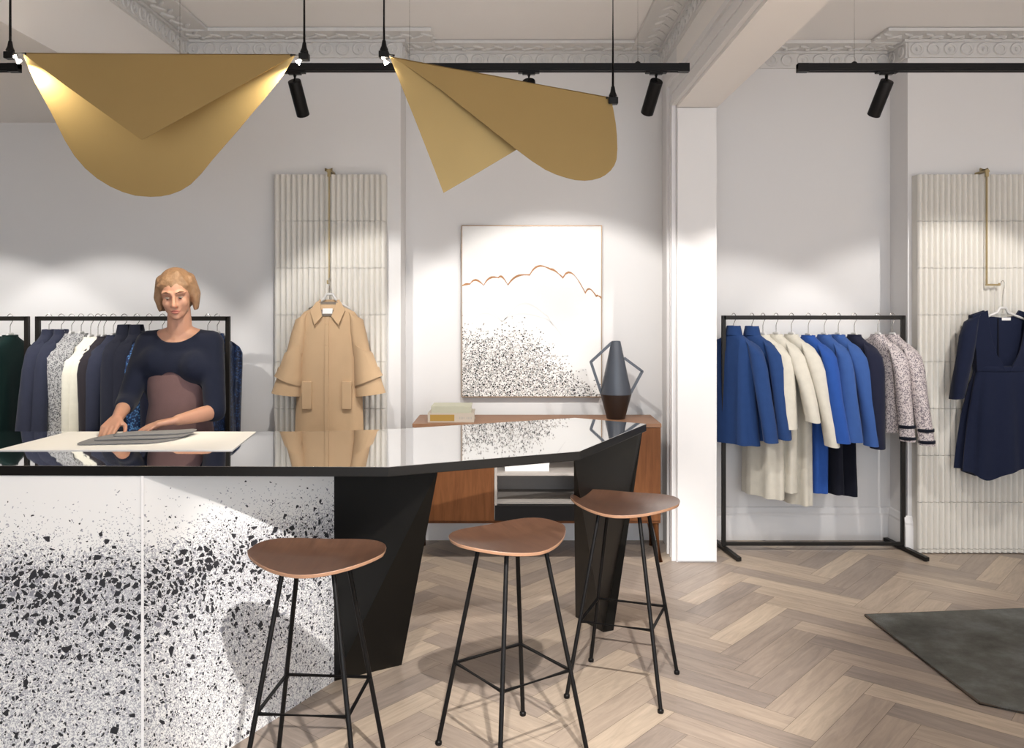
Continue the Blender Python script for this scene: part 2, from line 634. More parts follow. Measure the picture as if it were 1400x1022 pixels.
def plank(u0, v0, lu, lv, flip):
    pts = [(u0 + gap, v0 + gap), (u0 + lu - gap, v0 + gap), (u0 + lu - gap, v0 + lv - gap), (u0 + gap, v0 + lv - gap)]
    w = [(u * ca - v * sa, u * sa + v * ca) for u, v in pts]
    cx = sum(p[0] for p in w) / 4
    cy = sum(p[1] for p in w) / 4
    if not (XL - 0.1 < cx < XR + 0.1 and -2.6 < cy < 6.1):
        return
    vs = [bm.verts.new((p[0], p[1], 0)) for p in w]
    f = bm.faces.new(vs)
    t = (rnd.betavariate(1.5, 1.5), rnd.random(), rnd.random(), 1)
    loc = [(0, 0), (lu, 0), (lu, lv), (0, lv)]
    for l, (a, b_) in zip(f.loops, loc):
        l[uvl].uv = (b_, a) if flip else (a, b_)
        l[cl] = t


R_ = 80
for i in range(-R_, R_):
    for j in range(-R_, R_):
        k = (i - j) % (2 * N)
        if k == 0:
            plank(UC + i * W, VC + j * W, N * W, W, False)
        elif k == 2 * N - 1:
            plank(UC + i * W, VC + j * W, W, N * W, True)
fl = struct('floor', bm, M['floor'], smooth=None)
bm = B()
box(bm, XL - 0.2, XR + 0.2, -2.8, 6.3, -0.12, -0.0015)
box_sub = struct('floor_base', bm, mat('dark_joint', (0.10, 0.08, 0.06)))

bm = B()
box(bm, XL, XR, Z2, 6.3, 0.0, ZC)
struct('wall_back', bm, M['wall'], smooth=20)
bm = B()
box(bm, XL, -0.716, Z1, Z2, 0.0, ZC)
struct('wall_back_left', bm, M['wall'], smooth=20)
bm = B()
box(bm, 2.547, XR, Z1, Z2, 0.0, ZC)
struct('wall_back_right', bm, M['wall'], smooth=20)
bm = B()
box(bm, NIB0, NIB1, NIBY, Z2, 0.0, ZC)
struct('wall_middle', bm, M['wall'], smooth=20)
bm = B()
box(bm, XL - 0.2, XL, -2.8, 6.3, -0.0, ZC)
struct('wall_left', bm, M['wall'])
bm = B()
box(bm, XR, XR + 0.2, -2.8, 6.3, -0.0, ZC)
struct('wall_right', bm, M['wall'])
bm = B()
box(bm, XL - 0.2, XR + 0.2, -2.8, 6.3, ZC, ZC + 0.15)
struct('ceiling', bm, M['ceil'])
# shop front behind the camera: piers and header around the window opening
bm = B()
box(bm, XL, -2.1, -2.8, -2.6, 0, ZC)
box(bm, 4.4, XR, -2.8, -2.6, 0, ZC)
box(bm, -2.1, 4.4, -2.8, -2.6, 2.85, ZC)
box(bm, -2.1, 4.4, -2.8, -2.6, 0, 0.35)
struct('wall_front', bm, M['wall'])

# right beam, with the opening's architrave running up the pier and along the beam
bm = B()
box(bm, NIB0, NIB1, -2.6, NIBY, SOF, ZC)
struct('trim_1', bm, M['ceil'], smooth=20)
bm = B()
# architrave on the left side of the pier (stepped) and the same moulding along the beam
for i, (a, b_, t) in enumerate(((0.024, 0.196, 0.014), (0.02, 0.055, 0.026), (0.10, 0.125, 0.022), (0.165, 0.20, 0.03))):
    box(bm, NIB0 - t, NIB0 - 0.0005 * i, NIBY + a, NIBY + b_, 0.0 + 0.001 * i, SOF + b_ - 0.001)
    box(bm, NIB0 - t + 0.0006, NIB0 - 0.0005 * i, -2.59, NIBY + a, SOF + a, SOF + b_ - 0.0015)
struct('trim_2', bm, M['trim'], smooth=20)
bm = B()
box(bm, NIB0 + 0.004, NIB1 - 0.006, NIBY - 0.016, NIBY, 0.012, SOF - 0.004)
struct('trim_3', bm, M['trim'], smooth=20)
# left soffit (lowered ceiling)
bm = B()
box(bm, XL, -2.1, -2.6, Z1, 2.75, ZC)
struct('trim_4', bm, M['ceil'], smooth=20)


# cornices: ring frieze on the wall, leaf band on the ceiling
def ring(bm, c, ux, uz, un, rx, rz, t):
    """low elliptical torus lying in the plane ux,uz"""
    n, m_ = 14, 5
    c = Vector(c)
    rings = []
    for i in range(n):
        a = 2 * PI * i / n
        d = ux * (rx * math.cos(a)) + uz * (rz * math.sin(a))
        e = d.normalized()
        rings.append([bm.verts.new(c + d + (e * math.cos(2 * PI * k / m_) + un * math.sin(2 * PI * k / m_)) * t) for k in range(m_)])
    for i in range(n):
        r0, r1 = rings[i], rings[(i + 1) % n]
        for k in range(m_):
            bm.faces.new((r0[k], r0[(k + 1) % m_], r1[(k + 1) % m_], r1[k]))


CK = [0]


def cornice(bm, a, b_, nrm, ext=0.0, rings=True):
    CK[0] += 1
    e = 0.0007 * (CK[0] % 5)
    a, b_, nrm = Vector((*a, 0)), Vector((*b_, 0)), Vector((*nrm, 0))
    d = (b_ - a).normalized()
    L = (b_ - a).length
    up = Vector((0, 0, 1))

    def slab(s0, s1, n0, n1, z0, z1):
        pts = [a + d * s0 + nrm * n0, a + d * s1 + nrm * n0, a + d * s1 + nrm * n1, a + d * s0 + nrm * n1]
        hexa(bm, [p + up * z0 for p in pts], [p + up * z1 for p in pts])
    slab(0, L, 0, 0.018, 3.165 + e, 3.178 + e)
    slab(0, L, 0, 0.012, 3.178, 3.27)
    slab(0, L + ext * 0.15, 0.001, 0.03, 3.262 + e, 3.279 + e)
    slab(0, L + ext, 0.002, 0.20, 3.281 + e, ZC - e)
    slab(0, L + ext + 0.0, 0.198, 0.215, 3.274 + e, ZC - 0.002 - e)
    n = max(1, int(L / 0.105))
    for i in range(n):
        s = (i + 0.5) * L / n
        ring(bm, a + d * s + nrm * 0.014 + up * 3.22, d, up, nrm, 0.036, 0.034, 0.0085)
        if i % 2 == 0:
            ellipsoid(bm, a + d * s + nrm * 0.014 + up * 3.22, (0.010, 0.010, 0.014), seg=6)
    n = max(1, int((L + ext) / 0.13))
    for i in range(n):
        s = (i + 0.5) * (L + ext) / n
        for sg in (-1, 1):
            q = Matrix.Rotation(math.atan2(d.y, d.x) + sg * 0.6, 3, 'Z')
            ellipsoid(bm, a + d * (s + sg * 0.03) + nrm * (0.10 + 0.02 * sg) + up * 3.279, (0.045, 0.014, 0.010), rot=q, seg=8)
        ellipsoid(bm, a + d * (s + 0.065) + nrm * 0.06 + up * 3.279, (0.016, 0.016, 0.010), seg=8)


bm = B()
cornice(bm, (-2.1, Z1), (-0.716, Z1), (0, -1), ext=0.215)
cornice(bm, (-0.716, Z1), (-0.716, Z2), (1, 0))
cornice(bm, (-0.716, Z2), (NIB0, Z2), (0, -1))
cornice(bm, (-2.1, 2.2), (-2.1, Z1), (1, 0))
cornice(bm, (NIB0, Z2), (NIB0, 2.2), (-1, 0))
struct('trim_5', bm, M['plaster'], smooth=30)
bm = B()
cornice(bm, (NIB1, Z2), (2.547, Z2), (0, -1))
cornice(bm, (2.547, Z2), (2.547, Z1), (-1, 0))
cornice(bm, (XR, Z1), (2.547, Z1), (0, -1), ext=0.215)
struct('trim_6', bm, M['plaster'], smooth=30)


# baseboards
def skirting(bm, a, b_, nrm, e0=0.0, e1=0.0):
    a, b_, nrm = Vector((*a, 0)), Vector((*b_, 0)), Vector((*nrm, 0))
    d = (b_ - a).normalized()
    prof = [(0, 0), (0.024, 0), (0.024, 0.15), (0.018, 0.165), (0.02, 0.18), (0.012, 0.195), (0.008, 0.215), (0, 0.222)]
    ra = [a - d * e0 + nrm * p + Vector((0, 0, z)) for p, z in prof]
    rb = [b_ + d * e1 + nrm * p + Vector((0, 0, z)) for p, z in prof]
    loft(bm, [ra, rb])


bm = B()
skirting(bm, (XL, Z1), (-0.716, Z1), (0, -1), e1=0.024)
skirting(bm, (-0.716, Z1), (-0.716, Z2), (1, 0))
skirting(bm, (-0.716, Z2), (NIB0, Z2), (0, -1))
struct('baseboard_left', bm, M['trim'], smooth=25)
bm = B()
skirting(bm, (NIB1, Z2), (2.547, Z2), (0, -1))
skirting(bm, (2.547, Z2), (2.547, Z1), (-1, 0))
skirting(bm, (2.547, Z1), (XR, Z1), (0, -1), e0=0.024)
struct('baseboard_right', bm, M['trim'], smooth=25)

# ------------------------------------------------------------------ counter
T = 1.0
TB = 0.964
poly = [(-4.3, 3.25), (-0.449, 3.186), (0.271, 3.516), (0.660, 4.311), (0.325, 4.534), (-0.55, 4.135), (-0.95, 4.06), (-4.3, 4.06)]
counter = thing('reception_counter', 'faceted counter with glossy black top and speckled white terrazzo front', 'counter', (-1.5, 3.6, 0))
CO = Vector((-1.5, 3.6, 0))


def L3(x, y, z):
    return Vector((x, y, z)) - CO


bm = B()
hexa(bm, [L3(x, y, TB) for x, y in poly], [L3(x, y, T) for x, y in poly])
bm.normal_update()
for f in bm.faces:
    f.material_index = 0 if f.normal.z > 0.9 else 1
obj('counter_top', bm, [M['countertop'], M['edge']], counter, smooth=20, bevel=0.002)

B0, B1, B2 = (-1.175, 2.793, 0), (-0.750, 3.702, 0), (-0.486, 3.866, 0)
T0, T1, T2 = (-1.350, 3.208, TB), (-0.757, 3.735, TB), (-0.279, 3.315, TB)
BL_, TL_ = (-4.3, 2.98, 0), (-4.3, 3.258, TB)


def bilinear(bm, p00, p10, p01, p11, n, back):
    """thick panel with a ruled front face; back = offset vector for thickness"""
    p00, p10, p01, p11 = (Vector(p) for p in (p00, p10, p01, p11))
    fr, bk = [], []
    for i in range(n + 1):
        u = i / n
        for st, off in ((fr, Vector()), (bk, Vector(back))):
            st.append([bm.verts.new((p00 * (1 - u) + p10 * u) * (1 - v / n) + (p01 * (1 - u) + p11 * u) * (v / n) + off - CO) for v in range(n + 1)])
    for i in range(n):
        for j in range(n):
            bm.faces.new((fr[i][j], fr[i + 1][j], fr[i + 1][j + 1], fr[i][j + 1]))
            bm.faces.new((bk[i][j + 1], bk[i + 1][j + 1], bk[i + 1][j], bk[i][j]))
    for i in range(n):
        for j in (0, n):
            bm.faces.new((fr[i][j], bk[i][j], bk[i + 1][j], fr[i + 1][j]))
        for a in (0, n):
            bm.faces.new((fr[a][i], bk[a][i], bk[a][i + 1], fr[a][i + 1]))


bm = B()
bilinear(bm, BL_, B0, TL_, T0, 10, (0, 0.03, 0))
obj('front_panel', bm, M['terrazzo'], counter, smooth=30)
bm = B()
bilinear(bm, B0, B1, T0, T1, 12, (-0.03, 0.012, 0))
obj('front_panel', bm, M['terrazzo'], counter, smooth=30)
bm = B()
bar(bm, L3(B0[0], B0[1] - 0.002, 0.002), L3(T0[0], T0[1] - 0.002, TB - 0.001), 0.009, 0.006)
obj('seam_highlight', bm, M['trim'], counter)  # white strip painting in the highlight along the chip-free seam bevel
bm = B()
hexa(bm, [L3(*p) for p in (B1, B2, (-0.62, 4.0, 0), (-0.80, 3.95, 0))],
     [L3(*p) for p in (T1, T2, (-0.50, 4.06, TB), (-0.84, 4.0, TB))])
obj('end_leg', bm, M['counterblack'], counter, smooth=15)
bm = B()
hexa(bm, [L3(*p) for p in ((-4.3, 3.92, 0), (-0.8, 3.92, 0), (-0.8, 3.95, 0), (-4.3, 3.95, 0))],
     [L3(*p) for p in ((-4.3, 3.98, TB), (-0.85, 3.98, TB), (-0.85, 4.01, TB), (-4.3, 4.01, TB))])
obj('back_panel', bm, M['counterblack'], counter, smooth=15)
bm = B()
hexa(bm, [L3(*p) for p in ((0.322, 4.455, 0), (0.441, 4.25, 0), (0.494, 4.273, 0), (0.42, 4.47, 0))],
     [L3(*p) for p in ((0.252, 3.585, TB), (0.615, 4.262, TB), (0.642, 4.318, TB), (0.33, 4.50, TB))])
obj('faceted_leg', bm, M['counterblack'], counter, smooth=10)

# ------------------------------------------------------------------ stools
SEATZ = 0.765


def build_stool(label, loc, rz):
    st = thing('bar_stool', label, 'bar stool', loc, rz, 'walnut bar stools at the counter')
    bm = B()
    NR, NA = 9, 56
    hw, hd = 0.230, 0.146

    def surf(x, y):
        u, v = x / hw, y / hd
        return SEATZ - 0.012 + 0.022 * u * u + 0.024 * max(0, v) ** 2 - 0.004 * max(0, -v) ** 2

    def outline(a):
        p = 2 / 3.0 if math.sin(a) > 0 else 2 / 1.65
        x = hw * math.copysign(abs(math.cos(a)) ** p, math.cos(a))
        y = hd * math.copysign(abs(math.sin(a)) ** p, math.sin(a))
        # front bellies out, back is straighter
        y -= 0.022 * (1 - (x / hw) ** 2) * (0.5 - 0.5 * math.sin(a))
        return x, y
    top, bot = [], []
    for r in range(NR + 1):
        t = r / NR
        tr, br = [], []
        for k in range(NA):
            x, y = outline(2 * PI * k / NA)
            x, y = x * t, y * t
            z = surf(x, y)
            tr.append((x, y, z))
            br.append((x * (0.985 if r == NR else 1), y * (0.985 if r == NR else 1), z - 0.013))
        top.append(tr)
        bot.append(br)
    vt = [[bm.verts.new(p) for p in r] for r in top[1:]]
    vb = [[bm.verts.new(p) for p in r] for r in bot[1:]]
    ct, cb = bm.verts.new(top[0][0]), bm.verts.new(bot[0][0])
    for k in range(NA):
        k2 = (k + 1) % NA
        bm.faces.new((ct, vt[0][k], vt[0][k2]))
        bm.faces.new((cb, vb[0][k2], vb[0][k]))
        for a, b_ in zip(vt, vt[1:]):
            bm.faces.new((a[k], b_[k], b_[k2], a[k2]))
        for a, b_ in zip(vb, vb[1:]):
            bm.faces.new((a[k2], b_[k2], b_[k], a[k]))
        f = bm.faces.new((vt[-1][k], vb[-1][k], vb[-1][k2], vt[-1][k2]))
        f.material_index = 1
    obj('seat', bm, [M['walnut'], M['edgewood']], st, smooth=60, bevel=0.002)
    rt, rf, ri = 0.083, 0.19, 0.1465    # half sides at top, floor, footrest
    zt, zi = SEATZ - 0.028, 0.30
    bm = B()
    for a, b_ in (((-rt, -rt), (rt, -rt)), ((-rt, rt), (rt, rt)), ((-rt, 0), (rt, 0))):
        bar(bm, (*a, zt + 0.006), (*b_, zt + 0.006), 0.016, 0.012)
    for sx in (-1, 1):
        bar(bm, (sx * rt, -rt, zt + 0.006), (sx * rt, rt, zt + 0.006), 0.014, 0.010)
    obj('seat_bracket', bm, M['black'], st)
    for sx, sy in ((-1, -1), (1, -1), (1, 1), (-1, 1)):
        bm = B()
        tube(bm, [(sx * (rt - 0.02), sy * (rt - 0.02), zt + 0.008), (sx * (rt - 0.006), sy * (rt - 0.006), zt + 0.004), (sx * (rt + 0.002), sy * (rt + 0.002), zt - 0.014),
                  (sx * rf, sy * rf, 0.012)], 0.0082, n=10)
        lg = obj('leg', bm, M['black'], st)
        bm = B()
        lathe(bm, [(0, 0), (0.011, 0), (0.0125, 0.004), (0.0125, 0.012), (0.009, 0.016), (0, 0.016)], n=12, c=(sx * rf, sy * rf, 0))
        obj('foot_glide', bm, M['black'], lg)
    bm = B()
    c4 = [(-ri, -ri), (ri, -ri), (ri, ri), (-ri, ri)]
    for k in range(4):
        tube(bm, [(*c4[k], zi), (*c4[(k + 1) % 4], zi)], 0.0065, n=8)
    obj('footrest', bm, M['black'], st)
    return st


stool = build_stool('walnut bar stool standing in front of the speckled terrazzo panel', (-0.65, 2.905, 0), math.radians(-4))
dup(stool, (0.0, 3.13, 0), math.radians(36), 'walnut bar stool standing alone between the two black counter legs')
dup(stool, (0.465, 3.66, 0), math.radians(-20), 'walnut bar stool in front of the tapered black leg at the counter tip')

# ------------------------------------------------------------------ pendant lamps
LZ = 3.6


def sheet(bm, pts, depthfun, thick=0.003):
    """thin metal sheet: outline in photo pixels unrolled on a tilted plane; filled, with thickness"""
    vs = [P(x, y, depthfun(x, y)) for x, y in pts]
    return vs


def lamp(label, base, fl_f, fl_r, ridge, ends, rods, lights, tilt=(-0.30, 0.22)):
    root = thing('pendant_lamp', label, 'pendant lamp', base, 0, 'folded brass pendant lamps')
    O = Vector(base)

    def mk(nm, pts, tilt):
        def dz(x, y):
            (x0, y0), (x1, y1) = ridge
            yr = y0 + (y1 - y0) * (x - x0) / (x1 - x0)
            return LZ + tilt * (y - yr) / 333.0
        v = [P(x, y, dz(x, y)) - O for x, y in pts]
        nrm = Vector((0, 1, 0)) * 0.002
        b = B()
        a = [b.verts.new(p - nrm) for p in v]
        c = [b.verts.new(p + nrm) for p in v]
        b.faces.new(a)
        b.faces.new(c[::-1])
        for k in range(len(v)):
            k2 = (k + 1) % len(v)
            b.faces.new((a[k], c[k], c[k2], a[k2]))
        o = obj(nm, b, M['brass'], root, smooth=25)
        return o
    mk('front_flap', fl_f, tilt[0])
    mk('rear_flap', fl_r, tilt[1])
    # rolled ridge
    b = B()
    p0, p1 = P(*ridge[0], LZ) - O, P(*ridge[1], LZ) - O
    tube(b, [p0, p1], 0.0035, n=8)
    obj('ridge', b, M['brass'], root)
    for (ex, ey), (rx, ry), sgn in zip(ends, rods, (1, -1)):
        e, r = P(ex, ey, LZ) - O, P(rx, ry, LZ) - O
        b = B()
        top = Vector((r.x, r.y, ZC - O.z))
        tube(b, [r + Vector((0, 0, 0.02)), top], 0.0055, n=8)
        rod = obj('suspension_rod', b, M['black'], root)
        b = B()
        tube(b, [r + Vector((0, 0, -0.018)), r + Vector((0, 0, 0.014)), r + Vector((0, 0, 0.03)), r + Vector((0, 0, 0.055))], [0.018, 0.018, 0.011, 0.007], n=12)
        tube(b, [r + Vector((0, 0, 0.002)), e + Vector((sgn * 0.02, -0.004, 0.004))], 0.006, n=8)
        box(b, r.x - 0.02, r.x + 0.02, r.y - 0.018, r.y + 0.018, r.z - 0.02, r.z + 0.008)
        obj('clamp', b, M['black'], rod, bevel=0.003)
    for (lx, ly, dirx, dirz, en, size, diry) in lights:
        q = P(lx, ly, LZ + 0.0) - O + Vector((0, -0.007, 0))
        b = B()
        d = Vector((dirx, 0.0, dirz)).normalized()
        tube(b, [q - d * 0.018, q + d * 0.012], [0.008, 0.011], n=12)
        obj('led', b, M['led'], root)
        l = bpy.data.lights.new('lamp_led', 'SPOT')
        l.energy = en
        l.color = (1.0, 0.88, 0.66)
        l.spot_size = math.radians(size)
        l.spot_blend = 1.0
        l.shadow_soft_size = 0.012
        lo = bpy.data.objects.new('lamp_led', l)
        COL.objects.link(lo)
        lo.location = O + q + d * 0.018
        tgt = Vector((dirx, diry, dirz))
        lo.rotation_euler = tgt.to_track_quat('-Z', 'Y').to_euler()
    return root


rear1 = [(31, 73), (48, 113), (68.6, 151), (89, 192), (102, 213), (116.6, 230), (133, 244), (151, 255), (168, 262.5), (185, 267.4), (205.7, 269),
         (220, 268.3), (233, 265.7), (247, 260.5), (260.5, 252), (275, 237.5), (291, 217.7), (308, 198), (325.7, 178), (343, 157), (360, 137), (387, 103), (404, 75)]
front1 = [(31, 73), (90, 117), (150, 160), (189, 188), (193.7, 191), (199, 189), (260, 155), (320, 122), (370, 94), (404, 75)]
lamp('brass pendant lamp folded into a long drooping curve with a triangular front flap', tuple(P(215, 74, LZ)),
     front1, rear1, ((31, 73), (404, 75)), ((30, 75), (404, 77)), ((14, 74), (416, 76)),
     ((25, 82, 0.72, -0.80, 84, 66, 0.27), (410, 84, -0.72, -0.80, 104, 66, 0.27)), (-0.42, 0.30))
rear2 = [(533, 78), (551, 123), (570, 170), (588, 216), (606.4, 263.6), (640, 244), (672, 225), (706, 205), (690, 180), (640, 130)]
front2 = [(533, 78), (600, 90), (680, 104), (760, 120), (835, 134), (838.6, 150), (842, 170), (843.5, 186), (844, 204), (843, 218), (840, 226), (835, 233), (828, 239), (820.7, 243), (810, 246), (799, 247), (786, 246),
          (774, 243), (760, 238.5), (745.7, 232), (727, 220), (706.4, 204.6), (660, 168), (603, 123), (553, 88)]
rear2 = [(533, 78), (551, 123), (570, 170), (588, 216), (606.4, 263.6), (640, 244), (672, 225), (709, 203), (700, 150), (660, 101)]
lamp('brass pendant lamp with a rounded wing and a pointed triangular tail', tuple(P(690, 106, LZ)),
     front2, rear2, ((533, 78), (835, 134)), ((533, 78), (835, 135)), ((525, 73), (838, 136)),
     ((527, 84, 0.40, -0.70, 9.0, 90, 0.6),), (-0.30, -0.06))

# ------------------------------------------------------------------ tracks and spotlights
TY, TZ = 4.1, 2.69


def track(label, x0, x1, wires, wire_z=ZC):
    r = thing('lighting_track', label, 'lighting track', ((x0 + x1) / 2, TY, TZ), 0)
    h = (x1 - x0) / 2
    b = B()
    box(b, -h, h, -0.018, 0.018, -0.005, 0.019)
    box(b, -h + 0.02, h - 0.02, -0.017, -0.009, -0.017, -0.005)
    box(b, -h + 0.02, h - 0.02, 0.009, 0.017, -0.017, -0.005)
    box(b, -h, -h + 0.05, -0.0185, 0.0185, -0.019, 0.0195)
    box(b, h - 0.05, h, -0.0185, 0.0185, -0.019, 0.0195)
    obj('rail', b, M['black'], r)
    for w in wires:
        b = B()
        tube(b, [(w - (x0 + x1) / 2, 0, 0.019), (w - (x0 + x1) / 2, 0, wire_z - TZ)], 0.0012, n=6)
        ww = obj('suspension_wire', b, M['steel'], r)
        b = B()
        lathe(b, [(0, 0.018), (0.014, 0.018), (0.012, 0.026), (0.004, 0.032), (0, 0.032)], n=12, c=(w - (x0 + x1) / 2, 0, 0))
        obj('wire_grip', b, M['black'], ww)
    return r


def X_(px, Z=TY):
    return (px - 700) / F * Z


track('black lighting track over the left clothes racks, fixed under the lowered ceiling', -4.6, X_(27), (-2.6, -4.3), 2.75)
track('long black lighting track hanging behind the two brass lamps', -1.96, X_(942), (X_(246), X_(560), X_(872)))
track('black lighting track hanging in front of the right wall', X_(1090), 4.6, (X_(1168), X_(1420)))


spot_i = 0


def spotlight(label, x, aim, power, cone=72, blend=0.3, first=None, colr=(1.0, 0.965, 0.925)):
    """aim: vector"""
    r = thing('track_spotlight', label, 'spotlight', (x, TY, TZ - 0.017), 0, 'track spotlights')
    d = Vector(aim).normalized()
    b = B()
    box(b, -0.05, 0.05, -0.016, 0.016, -0.008, 0.0)
    box(b, -0.03, 0.03, -0.014, 0.014, -0.014, -0.006)
    obj('adapter', b, M['black'], r, bevel=0.002)
    b = B()
    pv = Vector((0, 0, -0.052))
    tube(b, [(0, 0, -0.01), pv], 0.011, n=12)
    ellipsoid(b, pv, (0.014,) * 3, seg=10)
    obj('stem', b, M['black'], r)
    b = B()
    h0 = pv - d * 0.01
    L = 0.175
    a, c = frame(d)
    prof = [(0.0, 0.0), (0.029, 0.0), (0.0305, 0.003), (0.0305, L - 0.002), (0.028, L), (0.026, L - 0.01), (0.026, L - 0.03), (0, L - 0.03)]
    n = 28
    rings = []
    for rr, s in prof:
        if rr == 0:
            rings.append([b.verts.new(h0 + d * s)])
        else:
            rings.append([b.verts.new(h0 + d * s + (a * math.cos(2 * PI * k / n) + c * math.sin(2 * PI * k / n)) * rr) for k in range(n)])
    for ra, rb in zip(rings, rings[1:]):
        for k in range(n):
            k2 = (k + 1) % n
            if len(ra) == 1:
                b.faces.new((ra[0], rb[k], rb[k2]))
            elif len(rb) == 1:
                b.faces.new((ra[k], ra[k2], rb[0]))
            else:
                b.faces.new((ra[k], ra[k2], rb[k2], rb[k]))
    hd = obj('head', b, M['black'], r)
    b = B()
    tube(b, [h0 + d * (L - 0.03), h0 + d * (L - 0.024)], 0.0255, n=24)
    obj('lens', b, M['lens'], hd)
    l = bpy.data.lights.new('spot_beam', 'SPOT')
    l.energy = power
    l.color = colr
    l.spot_size = math.radians(cone)
    l.spot_blend = blend
    l.shadow_soft_size = 0.022
    lo = bpy.data.objects.new('spot_beam', l)
    COL.objects.link(lo)
    lo.location = r.location + h0 + d * (L + 0.004)
    lo.rotation_euler = d.to_track_quat('-Z', 'Y').to_euler()
    return r


PW = 60
spotlight('black spotlight hanging at the right end of the first brass lamp', X_(403), (0.10, 0.60, -0.80), PW, 74)
spotlight('black spotlight half hidden behind the winged brass lamp', X_(723), (0.10, 0.70, -0.74), PW, 76)
spotlight('black spotlight at the end of the long track beside the ceiling beam', X_(897), (-0.16, 0.70, -0.74), PW * 0.6, 74)
spotlight('black spotlight on the right track above the rack of blue clothes', X_(1212), (-0.13, 0.58, -0.80), PW, 74)
spotlight('black spotlight on the right track beyond the fluted panel', 2.95, (-0.10, 0.62, -0.78), PW, 76)
spotlight('black spotlight on the left track above the left clothes rack', -2.5, (-0.03, 0.55, -0.80), PW, 70)
spotlight('black spotlight at the far left of the left track', -3.45, (0.05, 0.55, -0.80), PW, 70)


# unseen spots further forward, some added as fill, on ceiling points behind the camera, that light the counter
def unseen_ceil_spot(x, y, tgt, power, size, blend=0.35, colr=(1.0, 0.955, 0.91)):
    l = bpy.data.lights.new('unseen_spot', 'SPOT')
    l.energy = power
    l.color = colr
    l.spot_size = math.radians(size)
    l.spot_blend = blend
    l.shadow_soft_size = 0.03
    lo = bpy.data.objects.new('unseen_spot', l)
    COL.objects.link(lo)
    lo.location = (x, y, 3.0)
    d = Vector(tgt) - lo.location
    lo.rotation_euler = d.to_track_quat('-Z', 'Y').to_euler()


unseen_ceil_spot(0.34, 0.80, (-0.05, 3.6, 0.3), 560, 42, 0.5)
unseen_ceil_spot(0.62, 1.05, (-0.95, 3.25, 0.35), 88, 44, 0.4)
unseen_ceil_spot(-0.06, 0.95, (0.52, 4.0, 0.2), 330, 31, 0.5)
unseen_ceil_spot(-1.9, 0.9, (-1.9, 3.0, 0.35), 44, 50, 0.4)
unseen_ceil_spot(2.0, 1.0, (2.1, 3.6, 0.0), 30, 60, 0.6)  # added wide spot, brightens the floor on the right
unseen_ceil_spot(-1.1, 1.5, (-1.62, 4.15, 1.4), 14, 20, 0.6)  # added fill spot, brightens the person
# added unseen down spots: their floor bounce brightens ceiling and room
for fx, fy in ((-2.6, -0.9), (-0.6, -0.9), (1.4, -0.9), (3.4, -0.9), (-3.6, 0.6), (3.9, 0.2)):
    unseen_ceil_spot(fx, fy, (fx, fy + 0.01, 0.0), 600, 104, 0.5, (1.0, 0.965, 0.915))

# daylight through the shop window behind the camera
a = bpy.data.lights.new('window_daylight', 'AREA')
a.shape = 'RECTANGLE'
a.size = 6.4
a.size_y = 2.4
a.energy = 132
a.color = (0.78, 0.88, 1.0)
ao = bpy.data.objects.new('window_daylight', a)
COL.objects.link(ao)
ao.location = (1.15, -2.55, 1.6)
ao.rotation_euler = (PI / 2, 0, 0)
w = bpy.data.worlds.new('world')
w.use_nodes = True
w.node_tree.nodes['Background'].inputs['Color'].default_value = (0.85, 0.92, 1, 1)
w.node_tree.nodes['Background'].inputs['Strength'].default_value = 0.6
S.world = w
#PART2
# ------------------------------------------------------------------ fluted tile panels
def fluted(label, x0, x1, loc_y=5.562, zt=2.407):
    r = thing('fluted_panel', label, 'wall panel', ((x0 + x1) / 2, Z1, 0.0))
    w = x1 - x0
    th = Z1 - loc_y
    n = round(w / 0.0355)
    pitch = w / n
    b = B()
    # backing board
    box(b, -w / 2, w / 2, -(th - 0.022), -0.002, 0.004, zt - 0.003)
    obj('backing_board', b, M['tile'], r, smooth=20)
    prof = []
    for i in range(n):
        for k in range(7):
            t = k / 7
            x = -w / 2 + (i + t) * pitch
            d = 0.0 if t < 0.12 or t > 0.88 else 0.019 * math.sqrt(max(0, 1 - ((t - 0.5) / 0.40) ** 2))
            prof.append((x, -(th - 0.022) - 0.003 - d))
    prof.append((w / 2, -(th - 0.022) - 0.003))
    b = B()
    rows = [zt]
    while rows[-1] > 0.3:
        rows.append(rows[-1] - 0.297)
    rows.append(0.006)
    for za, zb in zip(rows, rows[1:]):
        za -= 0.0014
        zb += 0.0014
        loop = prof + [(w / 2, -(th - 0.024)), (-w / 2, -(th - 0.024))]
        if zb > za:
            continue
        loft(b, [[(x, y, zb) for x, y in loop], [(x, y, za) for x, y in loop]])
    obj('tiles', b, M['tile'], r, smooth=50)
    return r


fluted('pale fluted tile wall panel behind the camel coat', -1.512, -0.803)
fluted('pale fluted tile wall panel behind the navy dress', 2.574, 3.47)


